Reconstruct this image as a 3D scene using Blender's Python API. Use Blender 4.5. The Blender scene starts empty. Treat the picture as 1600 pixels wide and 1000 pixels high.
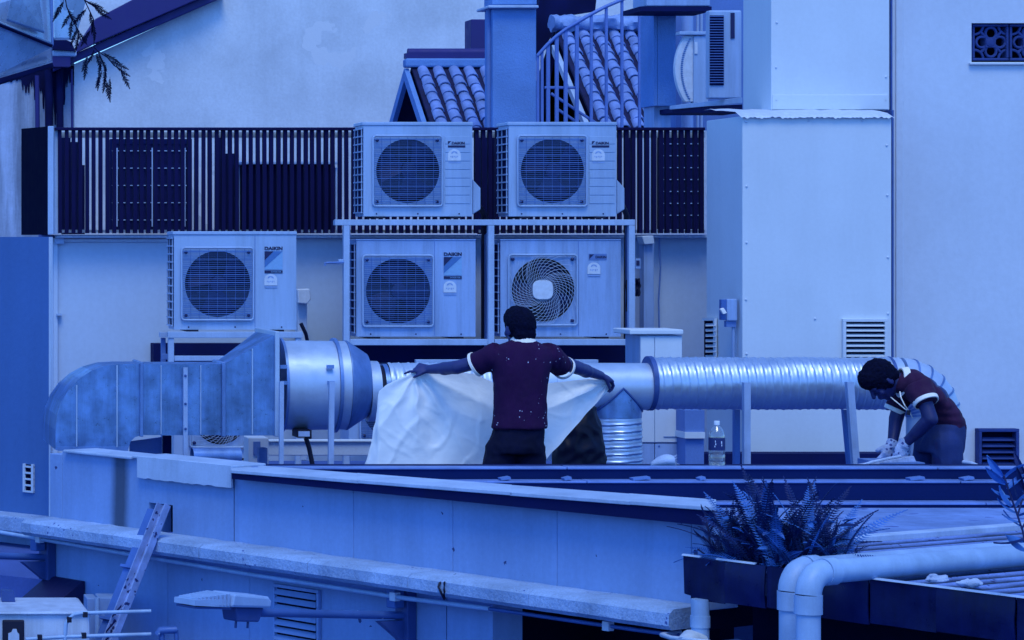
import bpy, bmesh, math, random
from mathutils import Vector, Matrix, Quaternion, noise
random.seed(7)
R = math.radians
SC = bpy.context.scene
C = SC.collection

# ------------------------------------------------------------------ camera
F, VX, HY, CZ = 4400.0, -300.0, 380.0, 8.0      # focal length in photo pixels, principal point, eye height
cd = bpy.data.cameras.new('camera')
cam = bpy.data.objects.new('camera', cd); C.objects.link(cam)
cam.location = (0, 0, CZ); cam.rotation_euler = (R(90), 0, 0)
cd.sensor_width = 36; cd.lens = 36 * F / 1600
cd.shift_x = (800 - VX) / 1600; cd.shift_y = -(500 - HY) / 1600
cd.clip_start = 0.1; cd.clip_end = 2000
SC.camera = cam
# ------------------------------------------------------------------ sky, sun, exposure
SUN_EL, SUN_AZ = 60.0, 188.0                    # azimuth clockwise from +Y: behind the camera
w = bpy.data.worlds.new('World'); SC.world = w; w.use_nodes = True
nt = w.node_tree; nt.nodes.clear()
sky = nt.nodes.new('ShaderNodeTexSky'); sky.sky_type = 'NISHITA'; sky.sun_disc = False
sky.sun_elevation = R(SUN_EL); sky.sun_rotation = R(SUN_AZ); sky.dust_density = 0.8; sky.air_density = 1.0
mul = nt.nodes.new('ShaderNodeMix'); mul.data_type = 'RGBA'; mul.blend_type = 'MULTIPLY'
mul.inputs[0].default_value = 1.0; mul.inputs[7].default_value = (0.208, 0.432, 0.82, 1)   # the whole picture is toned blue
bgn = nt.nodes.new('ShaderNodeBackground'); bgn.inputs[1].default_value = 0.15
wo = nt.nodes.new('ShaderNodeOutputWorld')
nt.links.new(sky.outputs[0], mul.inputs[6]); nt.links.new(mul.outputs[2], bgn.inputs[0]); nt.links.new(bgn.outputs[0], wo.inputs[0])
sl = bpy.data.lights.new('sun', 'SUN'); sl.energy = 0.6; sl.angle = R(26); sl.color = (0.85, 0.86, 0.56)
sun = bpy.data.objects.new('sun', sl); C.objects.link(sun); sun.location = (0, -5, 30)
_a, _e = R(SUN_AZ), R(SUN_EL)
_to = Vector((math.sin(_a) * math.cos(_e), math.cos(_a) * math.cos(_e), math.sin(_e)))
sun.rotation_euler = (-_to).to_track_quat('-Z', 'Y').to_euler()
vs = SC.view_settings
vs.view_transform = 'Standard'; vs.look = 'None'; vs.exposure = 1.34; vs.gamma = 1.0; vs.use_curve_mapping = False
SC.cycles.max_bounces = 6; SC.cycles.diffuse_bounces = 3; SC.cycles.transparent_max_bounces = 12
SC.cycles.use_denoising = True

# ------------------------------------------------------------------ geometry helpers
def P(px, py, Y):                                # photo pixel at distance Y -> point in the place
    return Vector(((px - VX) * Y / F, Y, CZ - (py - HY) * Y / F))
def lin(c):
    return [((v / 255 + .055) / 1.055) ** 2.4 if v > 10 else v / 255 / 12.92 for v in c]
REF = lin((138, 174, 238))
def alb(c):
    return tuple(min(.92, a / b * k) for a, b, k in zip(lin(c), REF, (.56, .62, .70))) + (1,)

ORG = {}                                         # world origin of each built object
class MB:
    def __init__(s): s.v = []; s.f = []
    def add(s, vs, fs):
        n = len(s.v); s.v += [Vector(q) for q in vs]; s.f += [tuple(i + n for i in f) for f in fs]; return s
    def prism(s, pts, vec):                      # polygon extruded along vec
        vec = Vector(vec); n = len(pts); pts = [Vector(p) for p in pts]
        fs = [tuple(range(n)), tuple(range(2 * n - 1, n - 1, -1))]
        fs += [(i, i + n, (i + 1) % n + n, (i + 1) % n) for i in range(n)]
        return s.add(pts + [p + vec for p in pts], fs)
    def box(s, x0, x1, y0, y1, z0, z1):
        return s.prism([(x0, y0, z0), (x1, y0, z0), (x1, y0, z1), (x0, y0, z1)], (0, y1 - y0, 0))
    def pb(s, x0, y0, x1, y1, Y, d):             # front rectangle given in photo pixels, d metres deep
        return s.prism([P(x0, y1, Y), P(x1, y1, Y), P(x1, y0, Y), P(x0, y0, Y)], (0, d, 0))
    def pp(s, pts, Y, d):                        # polygon in photo pixels, d metres deep
        return s.prism([P(a, b, Y) for a, b in pts], (0, d, 0))
    def obox(s, c, ax, ay, az):                  # oriented box, half axes as vectors
        c = Vector(c); v = []
        for i in (-1, 1):
            for j, k in ((-1, -1), (1, -1), (1, 1), (-1, 1)): v.append(c + ay * i + ax * j + az * k)
        return s.add(v, [(0, 1, 2, 3), (7, 6, 5, 4)] + [(i, i + 4, (i + 1) % 4 + 4, (i + 1) % 4) for i in range(4)])
    def tube(s, pts, r, n=10, cap=True, closed=False, flat=1.0):
        pts = [Vector(p) for p in pts]; m = len(pts)
        rs = r if isinstance(r, (list, tuple)) else [r] * m
        up = None; base = len(s.v); rings = []
        for i, p in enumerate(pts):
            if closed: t = pts[(i + 1) % m] - pts[i - 1]
            else: t = pts[min(i + 1, m - 1)] - pts[max(i - 1, 0)]
            t.normalize()
            if up is None: up = t.orthogonal().normalized() if abs(t.z) > .95 else Vector((0, 0, 1))
            a = (up - t * up.dot(t)).normalized(); b = t.cross(a); up = a
            rings.append([p + (a * math.cos(2 * math.pi * k / n) + b * math.sin(2 * math.pi * k / n) * flat) * rs[i] for k in range(n)])
        vs = [q for g in rings for q in g]; fs = []
        for i in range(m if closed else m - 1):
            for k in range(n):
                j = (i + 1) % m
                fs.append((i * n + k, i * n + (k + 1) % n, j * n + (k + 1) % n, j * n + k))
        if cap and not closed: fs += [tuple(range(n))[::-1], tuple((m - 1) * n + k for k in range(n))]
        return s.add(vs, fs)
    def lathe(s, o, ax, prof, n=32, cap=False):  # profile of (distance along axis, radius)
        o = Vector(o); ax = Vector(ax).normalized(); a = ax.orthogonal().normalized(); b = ax.cross(a)
        vs = []; fs = []
        for h, r in prof:
            vs += [o + ax * h + (a * math.cos(2 * math.pi * k / n) + b * math.sin(2 * math.pi * k / n)) * r for k in range(n)]
        for i in range(len(prof) - 1):
            for k in range(n): fs.append((i * n + k, i * n + (k + 1) % n, (i + 1) * n + (k + 1) % n, (i + 1) * n + k))
        if cap: fs += [tuple(range(n))[::-1], tuple((len(prof) - 1) * n + k for k in range(n))]
        return s.add(vs, fs)
    def ball(s, c, ax, ay, az, n=14, m=9):       # ellipsoid with half-axis vectors
        c = Vector(c); vs = [c + az]; fs = []
        for i in range(1, m):
            t = math.pi * i / m
            for k in range(n):
                q = 2 * math.pi * k / n
                vs.append(c + ax * (math.sin(t) * math.cos(q)) + ay * (math.sin(t) * math.sin(q)) + az * math.cos(t))
        vs.append(c - az)
        for k in range(n):
            fs.append((0, 1 + k, 1 + (k + 1) % n)); fs.append((len(vs) - 1, 1 + (m - 2) * n + (k + 1) % n, 1 + (m - 2) * n + k))
        for i in range(m - 2):
            for k in range(n): fs.append((1 + i * n + k, 1 + (i + 1) * n + k, 1 + (i + 1) * n + (k + 1) % n, 1 + i * n + (k + 1) % n))
        return s.add(vs, fs)
    def caps(s, a, b, ra, rb, n=12):             # tapered capsule
        a, b = Vector(a), Vector(b); t = (b - a).normalized(); prof = []
        L = (b - a).length
        for i in range(5): q = math.pi / 2 * i / 4; prof.append((-ra * math.cos(q), max(ra * math.sin(q), ra * .05)))
        for i in range(5): q = math.pi / 2 * i / 4; prof.append((L + rb * math.sin(q), max(rb * math.cos(q), rb * .05)))
        return s.lathe(a, t, prof, n, cap=True)
    def loft(s, rings):                          # list of equal-length closed point rings, capped
        n = len(rings[0]); fs = [tuple(range(n))[::-1], tuple((len(rings) - 1) * n + k for k in range(n))]
        for i in range(len(rings) - 1):
            for k in range(n): fs.append((i * n + k, i * n + (k + 1) % n, (i + 1) * n + (k + 1) % n, (i + 1) * n + k))
        return s.add([q for g in rings for q in g], fs)
    def mesh(s, name, off, fix=True):
        me = bpy.data.meshes.new(name)
        me.from_pydata([v - off for v in s.v], [], s.f); me.validate()
        if fix:
            bm = bmesh.new(); bm.from_mesh(me); bmesh.ops.recalc_face_normals(bm, faces=bm.faces); bm.to_mesh(me); bm.free()
        return me
    def build(s, name, m, parent=None, smooth=0, bevel=0, fix=True, org=None):
        if parent is not None: off = ORG[parent.name]
        elif org is not None: off = Vector(org)
        else:
            xs = [v.x for v in s.v]; ys = [v.y for v in s.v]
            off = Vector(((min(xs) + max(xs)) / 2, (min(ys) + max(ys)) / 2, min(v.z for v in s.v)))
        me = s.mesh(name, off, fix)
        return link(name, me, m, parent, off, smooth, bevel)
def link(name, me, m, parent, off, smooth=0, bevel=0):
    if m is not None and not me.materials: me.materials.append(m)
    if smooth:
        me.polygons.foreach_set('use_smooth', [True] * len(me.polygons)); me.set_sharp_from_angle(angle=R(smooth))
    o = bpy.data.objects.new(name, me); C.objects.link(o)
    if parent is not None: o.parent = parent
    else: o.location = off
    ORG[o.name] = Vector(off)
    if bevel:
        b = o.modifiers.new('bevel', 'BEVEL'); b.width = bevel; b.segments = 2; b.limit_method = 'ANGLE'; b.angle_limit = R(50)
    return o
def tag(o, label=None, cat=None, group=None, kind=None):
    if label: o['label'] = label
    if cat: o['category'] = cat
    if group: o['group'] = group
    if kind: o['kind'] = kind
    return o
def thing(name, loc, label, cat, group=None):
    o = bpy.data.objects.new(name, None); C.objects.link(o); o.location = loc; o.empty_display_size = .1
    ORG[o.name] = Vector(loc)
    return tag(o, label, cat, group)
def inst(src, parent, mat4, name=None):          # copy of a part placed by a world matrix (rel. to parent origin)
    o = src.copy(); C.objects.link(o); o.parent = parent
    m = mat4.copy(); m.translation = m.translation - ORG[parent.name]
    o.matrix_local = m
    return o
def copy_tree(o, loc):
    c = o.copy(); C.objects.link(c); c.location = loc; ORG[c.name] = Vector(loc)
    for ch in list(o.children):
        d = ch.copy(); C.objects.link(d); d.parent = c
        for g in list(ch.children):
            e = g.copy(); C.objects.link(e); e.parent = d
    return c
_ts = None
def evaluated_mesh(o):                           # evaluate one object in a scratch scene of its own (fast)
    global _ts
    if _ts is None: _ts = bpy.data.scenes.new('scratch')
    _ts.collection.objects.link(o); vl = _ts.view_layers[0]; vl.update(); dg = vl.depsgraph; dg.update()
    out = bpy.data.meshes.new_from_object(o.evaluated_get(dg)); _ts.collection.objects.unlink(o)
    return out
def organic(mb, voxel, it=4, fac=.5):            # closed shapes -> one continuous surface
    me = bpy.data.meshes.new('tmp'); me.from_pydata([tuple(v) for v in mb.v], [], mb.f); me.validate()
    bm = bmesh.new(); bm.from_mesh(me); bmesh.ops.recalc_face_normals(bm, faces=bm.faces); bm.to_mesh(me); bm.free()
    o = bpy.data.objects.new('tmp', me)
    r = o.modifiers.new('r', 'REMESH'); r.mode = 'VOXEL'; r.voxel_size = voxel
    if it: q = o.modifiers.new('s', 'SMOOTH'); q.factor = fac; q.iterations = it
    out = evaluated_mesh(o)
    bpy.data.objects.remove(o); bpy.data.meshes.remove(me)
    return out
def mesh_obj(name, me, m, parent=None, org=None, disp=None, smooth=180):
    off = ORG[parent.name] if parent is not None else Vector(org)
    cs = [v.co.copy() for v in me.vertices]
    if disp: ns_ = [v.normal.copy() for v in me.vertices]; cs = [c + n_ * disp(c) for c, n_ in zip(cs, ns_)]
    me.vertices.foreach_set('co', [q for c in cs for q in (c - off)]); me.update()
    me.materials.clear()
    return link(name, me, m, parent, off, smooth)
def text_mesh(body, width, height, bold=0.0):
    cu = bpy.data.curves.new('t', 'FONT'); cu.body = body; cu.align_x = 'CENTER'; cu.align_y = 'CENTER'; cu.offset = bold
    cu.extrude = .02
    o = bpy.data.objects.new('t', cu); me = evaluated_mesh(o)
    xs = [v.co.x for v in me.vertices]; ys = [v.co.y for v in me.vertices]
    sx = width / (max(xs) - min(xs)); sy = height / (max(ys) - min(ys)); cx = (max(xs) + min(xs)) / 2; cy = (max(ys) + min(ys)) / 2
    vs = [Vector(((v.co.x - cx) * sx, -v.co.z * .03, (v.co.y - cy) * sy)) for v in me.vertices]; fs = [tuple(p.vertices) for p in me.polygons]
    bpy.data.objects.remove(o)
    return vs, fs

# the oblique front wall of the building: vertical plane through two points
WA = P(365, 0, 15.2); WB = P(1120, 0, 12.45)
WU = Vector((WB.x - WA.x, WB.y - WA.y, 0)).normalized()
WN = Vector((WU.y, -WU.x, 0))
if WN.dot(Vector((0, 0, 0)) - Vector((WA.x, WA.y, 0))) < 0: WN = -WN
def PW(px, py, off=0.0):                         # pixel -> point on that wall, off metres in front of it
    k = (px - VX) / F
    Y = (WN.x * WA.x + WN.y * WA.y + off) / (WN.x * k + WN.y)
    return P(px, py, Y)
def WZ(px, z, off=0.0):
    p = PW(px, 0, off); return Vector((p.x, p.y, z))
def wall_box(mb, px0, px1, z0, z1, off, th):     # box lying along the wall between two pixel columns
    a, b = WZ(px0, z0, off), WZ(px1, z0, off); h = Vector((0, 0, z1 - z0))
    return mb.prism([a, b, b + h, a + h], -WN * th)
def wxY(Y): return WA.x + WU.x * (Y - WA.y) / WU.y
# ------------------------------------------------------------------ materials (all procedural)
def mat(name, c, rough=.6, metal=0.0, var=.12, vs=2.5, streak=0.0, ss=5.0, bump=0.0, bs=60, grain=.06, spec=.35, spots=None, band=None, wave=None):
    m = bpy.data.materials.new(name); m.use_nodes = True; n = m.node_tree; N = n.nodes; L = n.links
    b = N['Principled BSDF']; b.inputs['Roughness'].default_value = rough; b.inputs['Metallic'].default_value = metal
    b.inputs['Specular IOR Level'].default_value = spec
    g = N.new('ShaderNodeNewGeometry')
    def ns(scale, detail=5, sc=None, rgh=.6):
        q = N.new('ShaderNodeTexNoise'); q.inputs['Scale'].default_value = scale; q.inputs['Detail'].default_value = detail; q.inputs['Roughness'].default_value = rgh
        if sc:
            mp = N.new('ShaderNodeMapping'); mp.inputs['Scale'].default_value = sc
            L.new(g.outputs['Position'], mp.inputs[0]); L.new(mp.outputs[0], q.inputs['Vector'])
        else: L.new(g.outputs['Position'], q.inputs['Vector'])
        return q.outputs['Fac']
    def rng(src, lo, hi, a=.3, z=.7):
        q = N.new('ShaderNodeMapRange'); q.inputs[1].default_value = a; q.inputs[2].default_value = z
        q.inputs[3].default_value = lo; q.inputs[4].default_value = hi; L.new(src, q.inputs[0]); return q.outputs[0]
    def mth(op, a, bb):
        q = N.new('ShaderNodeMath'); q.operation = op; L.new(a, q.inputs[0])
        if isinstance(bb, (int, float)): q.inputs[1].default_value = bb
        else: L.new(bb, q.inputs[1])
        return q.outputs[0]
    f = rng(ns(vs), 1 - var, 1 + var)
    if grain: f = mth('MULTIPLY', f, rng(ns(vs * 30, 3), 1 - grain, 1 + grain))
    if streak: f = mth('MULTIPLY', f, rng(ns(ss, 6, (1, 1, .08), .7), 1 - streak, 1.0, .38, .56))
    if wave:                                     # darker along the valleys of a corrugated sheet: (direction, offset, wavelength, strength)
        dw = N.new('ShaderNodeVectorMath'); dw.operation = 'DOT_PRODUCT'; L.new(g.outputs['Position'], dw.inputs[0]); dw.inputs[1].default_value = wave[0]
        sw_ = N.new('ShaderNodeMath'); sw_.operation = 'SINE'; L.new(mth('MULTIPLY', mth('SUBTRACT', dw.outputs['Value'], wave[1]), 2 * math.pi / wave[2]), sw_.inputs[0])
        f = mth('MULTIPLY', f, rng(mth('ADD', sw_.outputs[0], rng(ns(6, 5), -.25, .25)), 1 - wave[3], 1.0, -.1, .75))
    if band:                                     # soft-edged dark band: (direction, centre, half width, soft edge, strength)
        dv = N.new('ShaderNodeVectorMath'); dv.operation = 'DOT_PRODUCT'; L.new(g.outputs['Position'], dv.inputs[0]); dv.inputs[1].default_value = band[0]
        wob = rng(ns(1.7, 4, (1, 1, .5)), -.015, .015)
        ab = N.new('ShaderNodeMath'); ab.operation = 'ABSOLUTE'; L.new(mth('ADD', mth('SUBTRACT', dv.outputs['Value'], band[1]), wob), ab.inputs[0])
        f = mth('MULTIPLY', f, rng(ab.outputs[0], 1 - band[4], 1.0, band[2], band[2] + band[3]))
    vm = N.new('ShaderNodeVectorMath'); vm.operation = 'SCALE'; vm.inputs[0].default_value = alb(c)[:3]
    L.new(f, vm.inputs['Scale']); col = vm.outputs[0]
    if spots:                                    # (colour, scale, threshold, patch threshold): paint splashes, rust, peeled flakes
        sc2, size, thr, pthr = spots
        vo = N.new('ShaderNodeTexVoronoi'); vo.inputs['Scale'].default_value = size; L.new(g.outputs['Position'], vo.inputs['Vector'])
        d = mth('ADD', vo.outputs['Distance'], rng(ns(size * 2.2, 3), -.12, .12))
        a1 = mth('LESS_THAN', d, thr); a2 = mth('GREATER_THAN', ns(max(3, size / 8), 2), pthr)
        mx = N.new('ShaderNodeMix'); mx.data_type = 'RGBA'; L.new(mth('MULTIPLY', a1, a2), mx.inputs[0])
        L.new(col, mx.inputs[6]); mx.inputs[7].default_value = alb(sc2); col = mx.outputs[2]
    L.new(col, b.inputs['Base Color'])
    L.new(rng(ns(vs * 4, 4), max(.05, rough - .1), min(1, rough + .1)), b.inputs['Roughness'])
    if bump:
        bp = N.new('ShaderNodeBump'); bp.inputs['Strength'].default_value = bump; bp.inputs['Distance'].default_value = .01
        L.new(ns(bs, 6), bp.inputs['Height']); L.new(bp.outputs[0], b.inputs['Normal'])
    return m
M = {}
M['panel'] = mat('panel_white', (138, 174, 238), .6, var=.05, vs=1.2, streak=.025, bump=.05, bs=30, grain=.02)
M['panelside'] = M['panel']
M['rwall'] = mat('painted_wall', (134, 169, 236), .75, var=.06, vs=.9, streak=.02, bump=.12, bs=25, grain=.03)
M['plaster'] = mat('old_plaster', (137, 171, 236), .9, var=.18, vs=1.0, streak=.08, ss=1.6, bump=.35, bs=12, grain=.06, spots=((141, 174, 238), 1.1, .36, .52))
M['plasterstain'] = mat('stained_plaster', (112, 150, 230), .85, var=.2, vs=1.3, streak=.5, ss=2.6, bump=.3, bs=12)
M['lwall'] = mat('light_wall', (124, 163, 236), .8, var=.05, vs=.8, streak=.03, bump=.1, bs=25, grain=.03)
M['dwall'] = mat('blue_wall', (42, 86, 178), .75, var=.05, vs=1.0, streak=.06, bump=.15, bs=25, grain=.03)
M['owall'] = mat('front_wall_paint', (82, 125, 216), .75, var=.10, vs=1.4, streak=.12, ss=3.5, bump=.15, bs=30, grain=.04, spots=((30, 50, 120), 9, .10, .60))
M['ledge'] = mat('ledge_cement', (94, 137, 223), .9, var=.24, vs=3, streak=.12, ss=7, bump=.7, bs=45, grain=.14, spots=((42, 72, 165), 30, .2, .6))
M['coping'] = mat('coping_sheet', (112, 152, 230), .5, var=.14, vs=3, streak=.15, grain=.05)
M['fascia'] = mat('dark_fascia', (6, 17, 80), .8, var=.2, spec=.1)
M['beam'] = mat('dark_beam', (5, 23, 88), .8, var=.1, vs=2, spec=.08)
M['beamtop'] = mat('beam_top', (70, 108, 205), .45, var=.25, vs=6)
M['acbody'] = mat('ac_enamel', (103, 146, 230), .4, var=.06, vs=2, streak=.16, ss=8, grain=.02, spec=.5)
M['acbody2'] = mat('ac_enamel_dull', (95, 138, 228), .5, var=.09, vs=2, streak=.22, ss=9, grain=.03)
M['acgrey'] = mat('ac_wire', (52, 94, 195), .5, var=.1)
M['wirew'] = mat('ac_wire_pale', (112, 152, 232), .45, var=.1)
M['dark'] = mat('black_plastic', (5, 9, 48), .6, var=.2)
M['fan'] = mat('fan_blade', (14, 28, 94), .5, var=.2)
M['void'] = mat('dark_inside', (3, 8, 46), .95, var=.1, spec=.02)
M['coil'] = mat('coil_fins', (8, 17, 74), .85, var=.3, vs=20, spec=.1)
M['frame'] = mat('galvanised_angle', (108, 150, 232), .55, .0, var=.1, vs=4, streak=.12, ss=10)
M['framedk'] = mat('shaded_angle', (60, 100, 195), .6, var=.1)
M['slat'] = mat('fence_slat', (9, 13, 68), .8, var=.2, vs=3, spec=.1)
M['galv'] = mat('galvanised_sheet', (70, 116, 210), .36, .6, var=.34, vs=7, streak=.32, ss=5, bump=.12, bs=14, grain=.08)
M['galv2'] = mat('galvanised_pale', (120, 160, 236), .42, .4, var=.10, vs=3, streak=.08, bump=.08, bs=10, grain=.03)
M['spiral'] = mat('spiral_duct_metal', (118, 158, 234), .40, .65, var=.06, vs=5, grain=.02)
M['galvdk'] = mat('galvanised_dark', (72, 115, 208), .45, .5, var=.2, vs=5, streak=.2, bump=.1, bs=15)
M['steel'] = mat('painted_post', (105, 145, 228), .55, .1, var=.15, vs=6, streak=.15, ss=9)
M['ring'] = mat('joint_band', (40, 72, 160), .5, .3, var=.25, vs=10)
M['sheet'] = None
M['shirt'] = mat('maroon_polo', (25, 11, 64), .9, var=.12, vs=6, grain=.08, bump=.15, bs=200, spec=.15, spots=((120, 150, 228), 40, .135, .55))
M['shirt2'] = mat('maroon_polo_clean', (30, 11, 62), .9, var=.12, vs=6, grain=.08, bump=.15, bs=200)
M['white'] = mat('white_cloth', (160, 190, 246), .85, var=.06)
M['trouser'] = mat('dark_trousers', (5, 11, 50), .9, var=.25, vs=7, grain=.15, bump=.2, bs=120, spec=.15)
M['trouser2'] = mat('blue_trousers', (15, 36, 108), .85, var=.2, vs=7, grain=.15, bump=.2, bs=120)
M['skin'] = mat('brown_skin', (27, 41, 114), .5, var=.12, vs=12, grain=.06)
M['skindk'] = mat('dark_skin', (17, 28, 98), .5, var=.12, vs=12, grain=.06)
M['hair'] = mat('black_hair', (3, 7, 42), .85, var=.4, vs=60, bump=.8, bs=160, spec=.08)
M['glove'] = mat('knit_glove', (105, 140, 222), .9, var=.25, vs=14, bump=.6, bs=180, spots=((45, 65, 150), 40, .3, .5))
M['concrete'] = mat('concrete', (66, 114, 212), .9, var=.12, vs=3, bump=.5, bs=40, grain=.1)
M['purple'] = mat('maroon_fascia', (24, 30, 116), .6, var=.08, vs=3)
M['tile'] = mat('clay_tile', (76, 112, 206), .85, var=.28, vs=7, bump=.3, bs=60, grain=.1)
M['tiledk'] = mat('tile_valley', (9, 18, 74), .9, var=.3, vs=8)
M['mortar'] = mat('ridge_mortar', (84, 124, 216), .95, var=.2, vs=6, bump=.8, bs=30, grain=.1)
M['canopy'] = mat('canopy_sheet', (112, 158, 238), .3, .35, var=.22, vs=1.6, streak=.1, bump=.1, bs=4)
M['rail'] = mat('stair_rail', (62, 100, 205), .5, .1, var=.12)
M['block'] = mat('breeze_block', (22, 48, 132), .8, var=.2, vs=10, bump=.4, bs=60)
M['pvc'] = mat('pvc_pipe', (98, 144, 230), .45, var=.14, vs=5, streak=.16, grain=.03, spots=((50, 88, 190), 7, .25, .60))
M['pvcclean'] = mat('pvc_trunking', (128, 166, 238), .5, var=.05)
M['gutter'] = mat('gutter_steel', (4, 15, 80), .35, .1, spec=.2, var=.3, vs=4, streak=.35, ss=9, bump=.2, bs=12)
M['corr'] = mat('corrugated_sheet', (74, 108, 205), .65, .1, var=.28, vs=4, grain=.2, spots=((25, 35, 100), 30, .2, .55))
M['flatroof'] = mat('roof_membrane', (74, 114, 208), .85, var=.3, vs=3, streak=.2, ss=3, bump=.3, bs=20, spots=((50, 80, 172), 7, .3, .52))
M['fern'] = mat('fern_leaf', (5, 26, 96), .6, var=.35, vs=9, spec=.2)
M['fern2'] = mat('fern_leaf_lit', (34, 84, 192), .5, var=.35, vs=9, spec=.3)  # paler copy of the fern leaf, lit glints put into its colour
M['stem'] = mat('stem', (22, 34, 96), .7)
M['leafdk'] = mat('dark_leaf', (5, 11, 54), .8, var=.3, vs=9, spec=.1)
M['floor'] = mat('roof_floor', (40, 70, 165), .9, var=.2, vs=2, bump=.3, bs=30)
M['asphalt'] = mat('asphalt', (30, 55, 140), .9, var=.2, vs=1, bump=.4, bs=60)
M['lampgrey'] = mat('lamp_casting', (98, 142, 228), .45, .1, var=.1, vs=8)
M['lampdk'] = mat('lamp_driver', (30, 58, 142), .5, var=.15, vs=8)
M['armgrey'] = mat('lamp_arm', (40, 78, 172), .5, .2, var=.15, vs=6, spots=((110, 150, 230), 14, .12, .6))
M['strut'] = mat('worn_strut', (92, 130, 220), .55, .3, var=.3, vs=9, spots=((28, 45, 120), 30, .3, .48))
M['strutdk'] = mat('strut_back', (48, 88, 186), .55, .3, var=.2, vs=6)
M['hood'] = mat('black_hood', (14, 20, 78), .5, var=.15)
M['cabinet'] = mat('cabinet_paint', (122, 160, 235), .5, var=.15, vs=5, streak=.2, ss=9)
M['logo'] = mat('logo_dark', (14, 24, 86), .5, var=.05)
M['logomid'] = mat('logo_blue', (44, 92, 186), .5, var=.05)
M['logolight'] = mat('logo_pale', (84, 138, 226), .5, var=.05)
M['sticker'] = mat('sticker', (134, 170, 239), .5, var=.1, vs=30)
M['stickerblue'] = mat('sticker_print', (90, 132, 224), .5, var=.1, vs=30)
M['tarp'] = mat('dark_tarp', (7, 15, 70), .9, var=.3, vs=4, spec=.1)
M['bag'] = mat('black_bag', (3, 6, 40), .5, var=.3, vs=8, bump=.3, bs=9, spec=.2)
M['label'] = mat('bottle_label', (14, 30, 104), .4, var=.1)
M['paper'] = mat('crumpled_paper', (112, 150, 230), .85, var=.15, vs=12, bump=.4, bs=50)
M['wood'] = mat('pale_wood', (105, 140, 220), .8, var=.25, vs=18, streak=.3, ss=14)
def clear_mat(name, c, t, rough=.08):            # thin clear plastic
    m = bpy.data.materials.new(name); m.use_nodes = True; n = m.node_tree; N = n.nodes; L = n.links; N.clear()
    tr = N.new('ShaderNodeBsdfTransparent'); tr.inputs[0].default_value = c + (1,)
    gl = N.new('ShaderNodeBsdfGlossy'); gl.inputs['Roughness'].default_value = rough; gl.inputs[0].default_value = (.9, .9, .9, 1)
    df = N.new('ShaderNodeBsdfDiffuse'); df.inputs[0].default_value = (.5, .5, .5, 1)
    nz = N.new('ShaderNodeTexNoise'); nz.inputs['Scale'].default_value = 30
    lw = N.new('ShaderNodeLayerWeight'); lw.inputs[0].default_value = .45
    mp = N.new('ShaderNodeMapRange'); mp.inputs[3].default_value = .06; mp.inputs[4].default_value = .8; L.new(lw.outputs['Facing'], mp.inputs[0])
    a = N.new('ShaderNodeMixShader'); b = N.new('ShaderNodeMixShader'); o = N.new('ShaderNodeOutputMaterial')
    L.new(mp.outputs[0], a.inputs[0]); L.new(tr.outputs[0], a.inputs[1]); L.new(gl.outputs[0], a.inputs[2])
    b.inputs[0].default_value = t; L.new(a.outputs[0], b.inputs[1]); L.new(df.outputs[0], b.inputs[2]); L.new(b.outputs[0], o.inputs[0])
    return m
M['clear'] = clear_mat('clear_plastic', (.80, .85, .90), .05)
M['water'] = clear_mat('water_bottle_plastic', (.85, .9, .95), .16)
def sheet_mat():
    m = bpy.data.materials.new('translucent_sheet'); m.use_nodes = True; n = m.node_tree; N = n.nodes; L = n.links
    b = N['Principled BSDF']; b.inputs['Roughness'].default_value = .45; b.inputs['Base Color'].default_value = (.84, .87, .93, 1)
    t = N.new('ShaderNodeBsdfTranslucent'); t.inputs[0].default_value = (.84, .87, .93, 1)
    tp = N.new('ShaderNodeBsdfTransparent'); tp.inputs[0].default_value = (.95, .95, .95, 1)
    a = N.new('ShaderNodeMixShader'); a.inputs[0].default_value = .22
    c = N.new('ShaderNodeMixShader'); c.inputs[0].default_value = .015
    nz = N.new('ShaderNodeTexNoise'); nz.inputs['Scale'].default_value = 22; nz.inputs['Detail'].default_value = 5
    bp = N.new('ShaderNodeBump'); bp.inputs['Strength'].default_value = .12; bp.inputs['Distance'].default_value = .02
    L.new(nz.outputs[0], bp.inputs['Height']); L.new(bp.outputs[0], b.inputs['Normal']); L.new(bp.outputs[0], t.inputs['Normal'])
    L.new(b.outputs[0], a.inputs[1]); L.new(t.outputs[0], a.inputs[2]); L.new(a.outputs[0], c.inputs[1]); L.new(tp.outputs[0], c.inputs[2])
    L.new(c.outputs[0], N['Material Output'].inputs[0])
    return m
M['sheet'] = sheet_mat()
# ------------------------------------------------------------------ the setting
def zd(d): return CZ - d
tag(MB().box(-150, 150, -100, 200, -.3, 0).build('ground', M['asphalt']), kind='structure')
mb = MB()
fp = [Vector((wxY(16.6) + .12, 16.6, zd(2.0))), Vector((wxY(15.25) + .12, 15.25, zd(2.0))), Vector((10.8, 15.25, zd(2.0))), Vector((10.8, 24.6, zd(2.0))), Vector((P(-120, 0, 24.6).x, 24.6, zd(2.0))), Vector((P(-120, 0, 17.4).x, 17.4, zd(2.0)))]
mb.prism(fp, (0, 0, -.25)); tag(mb.build('roof_floor', M['floor']), kind='structure')

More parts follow.
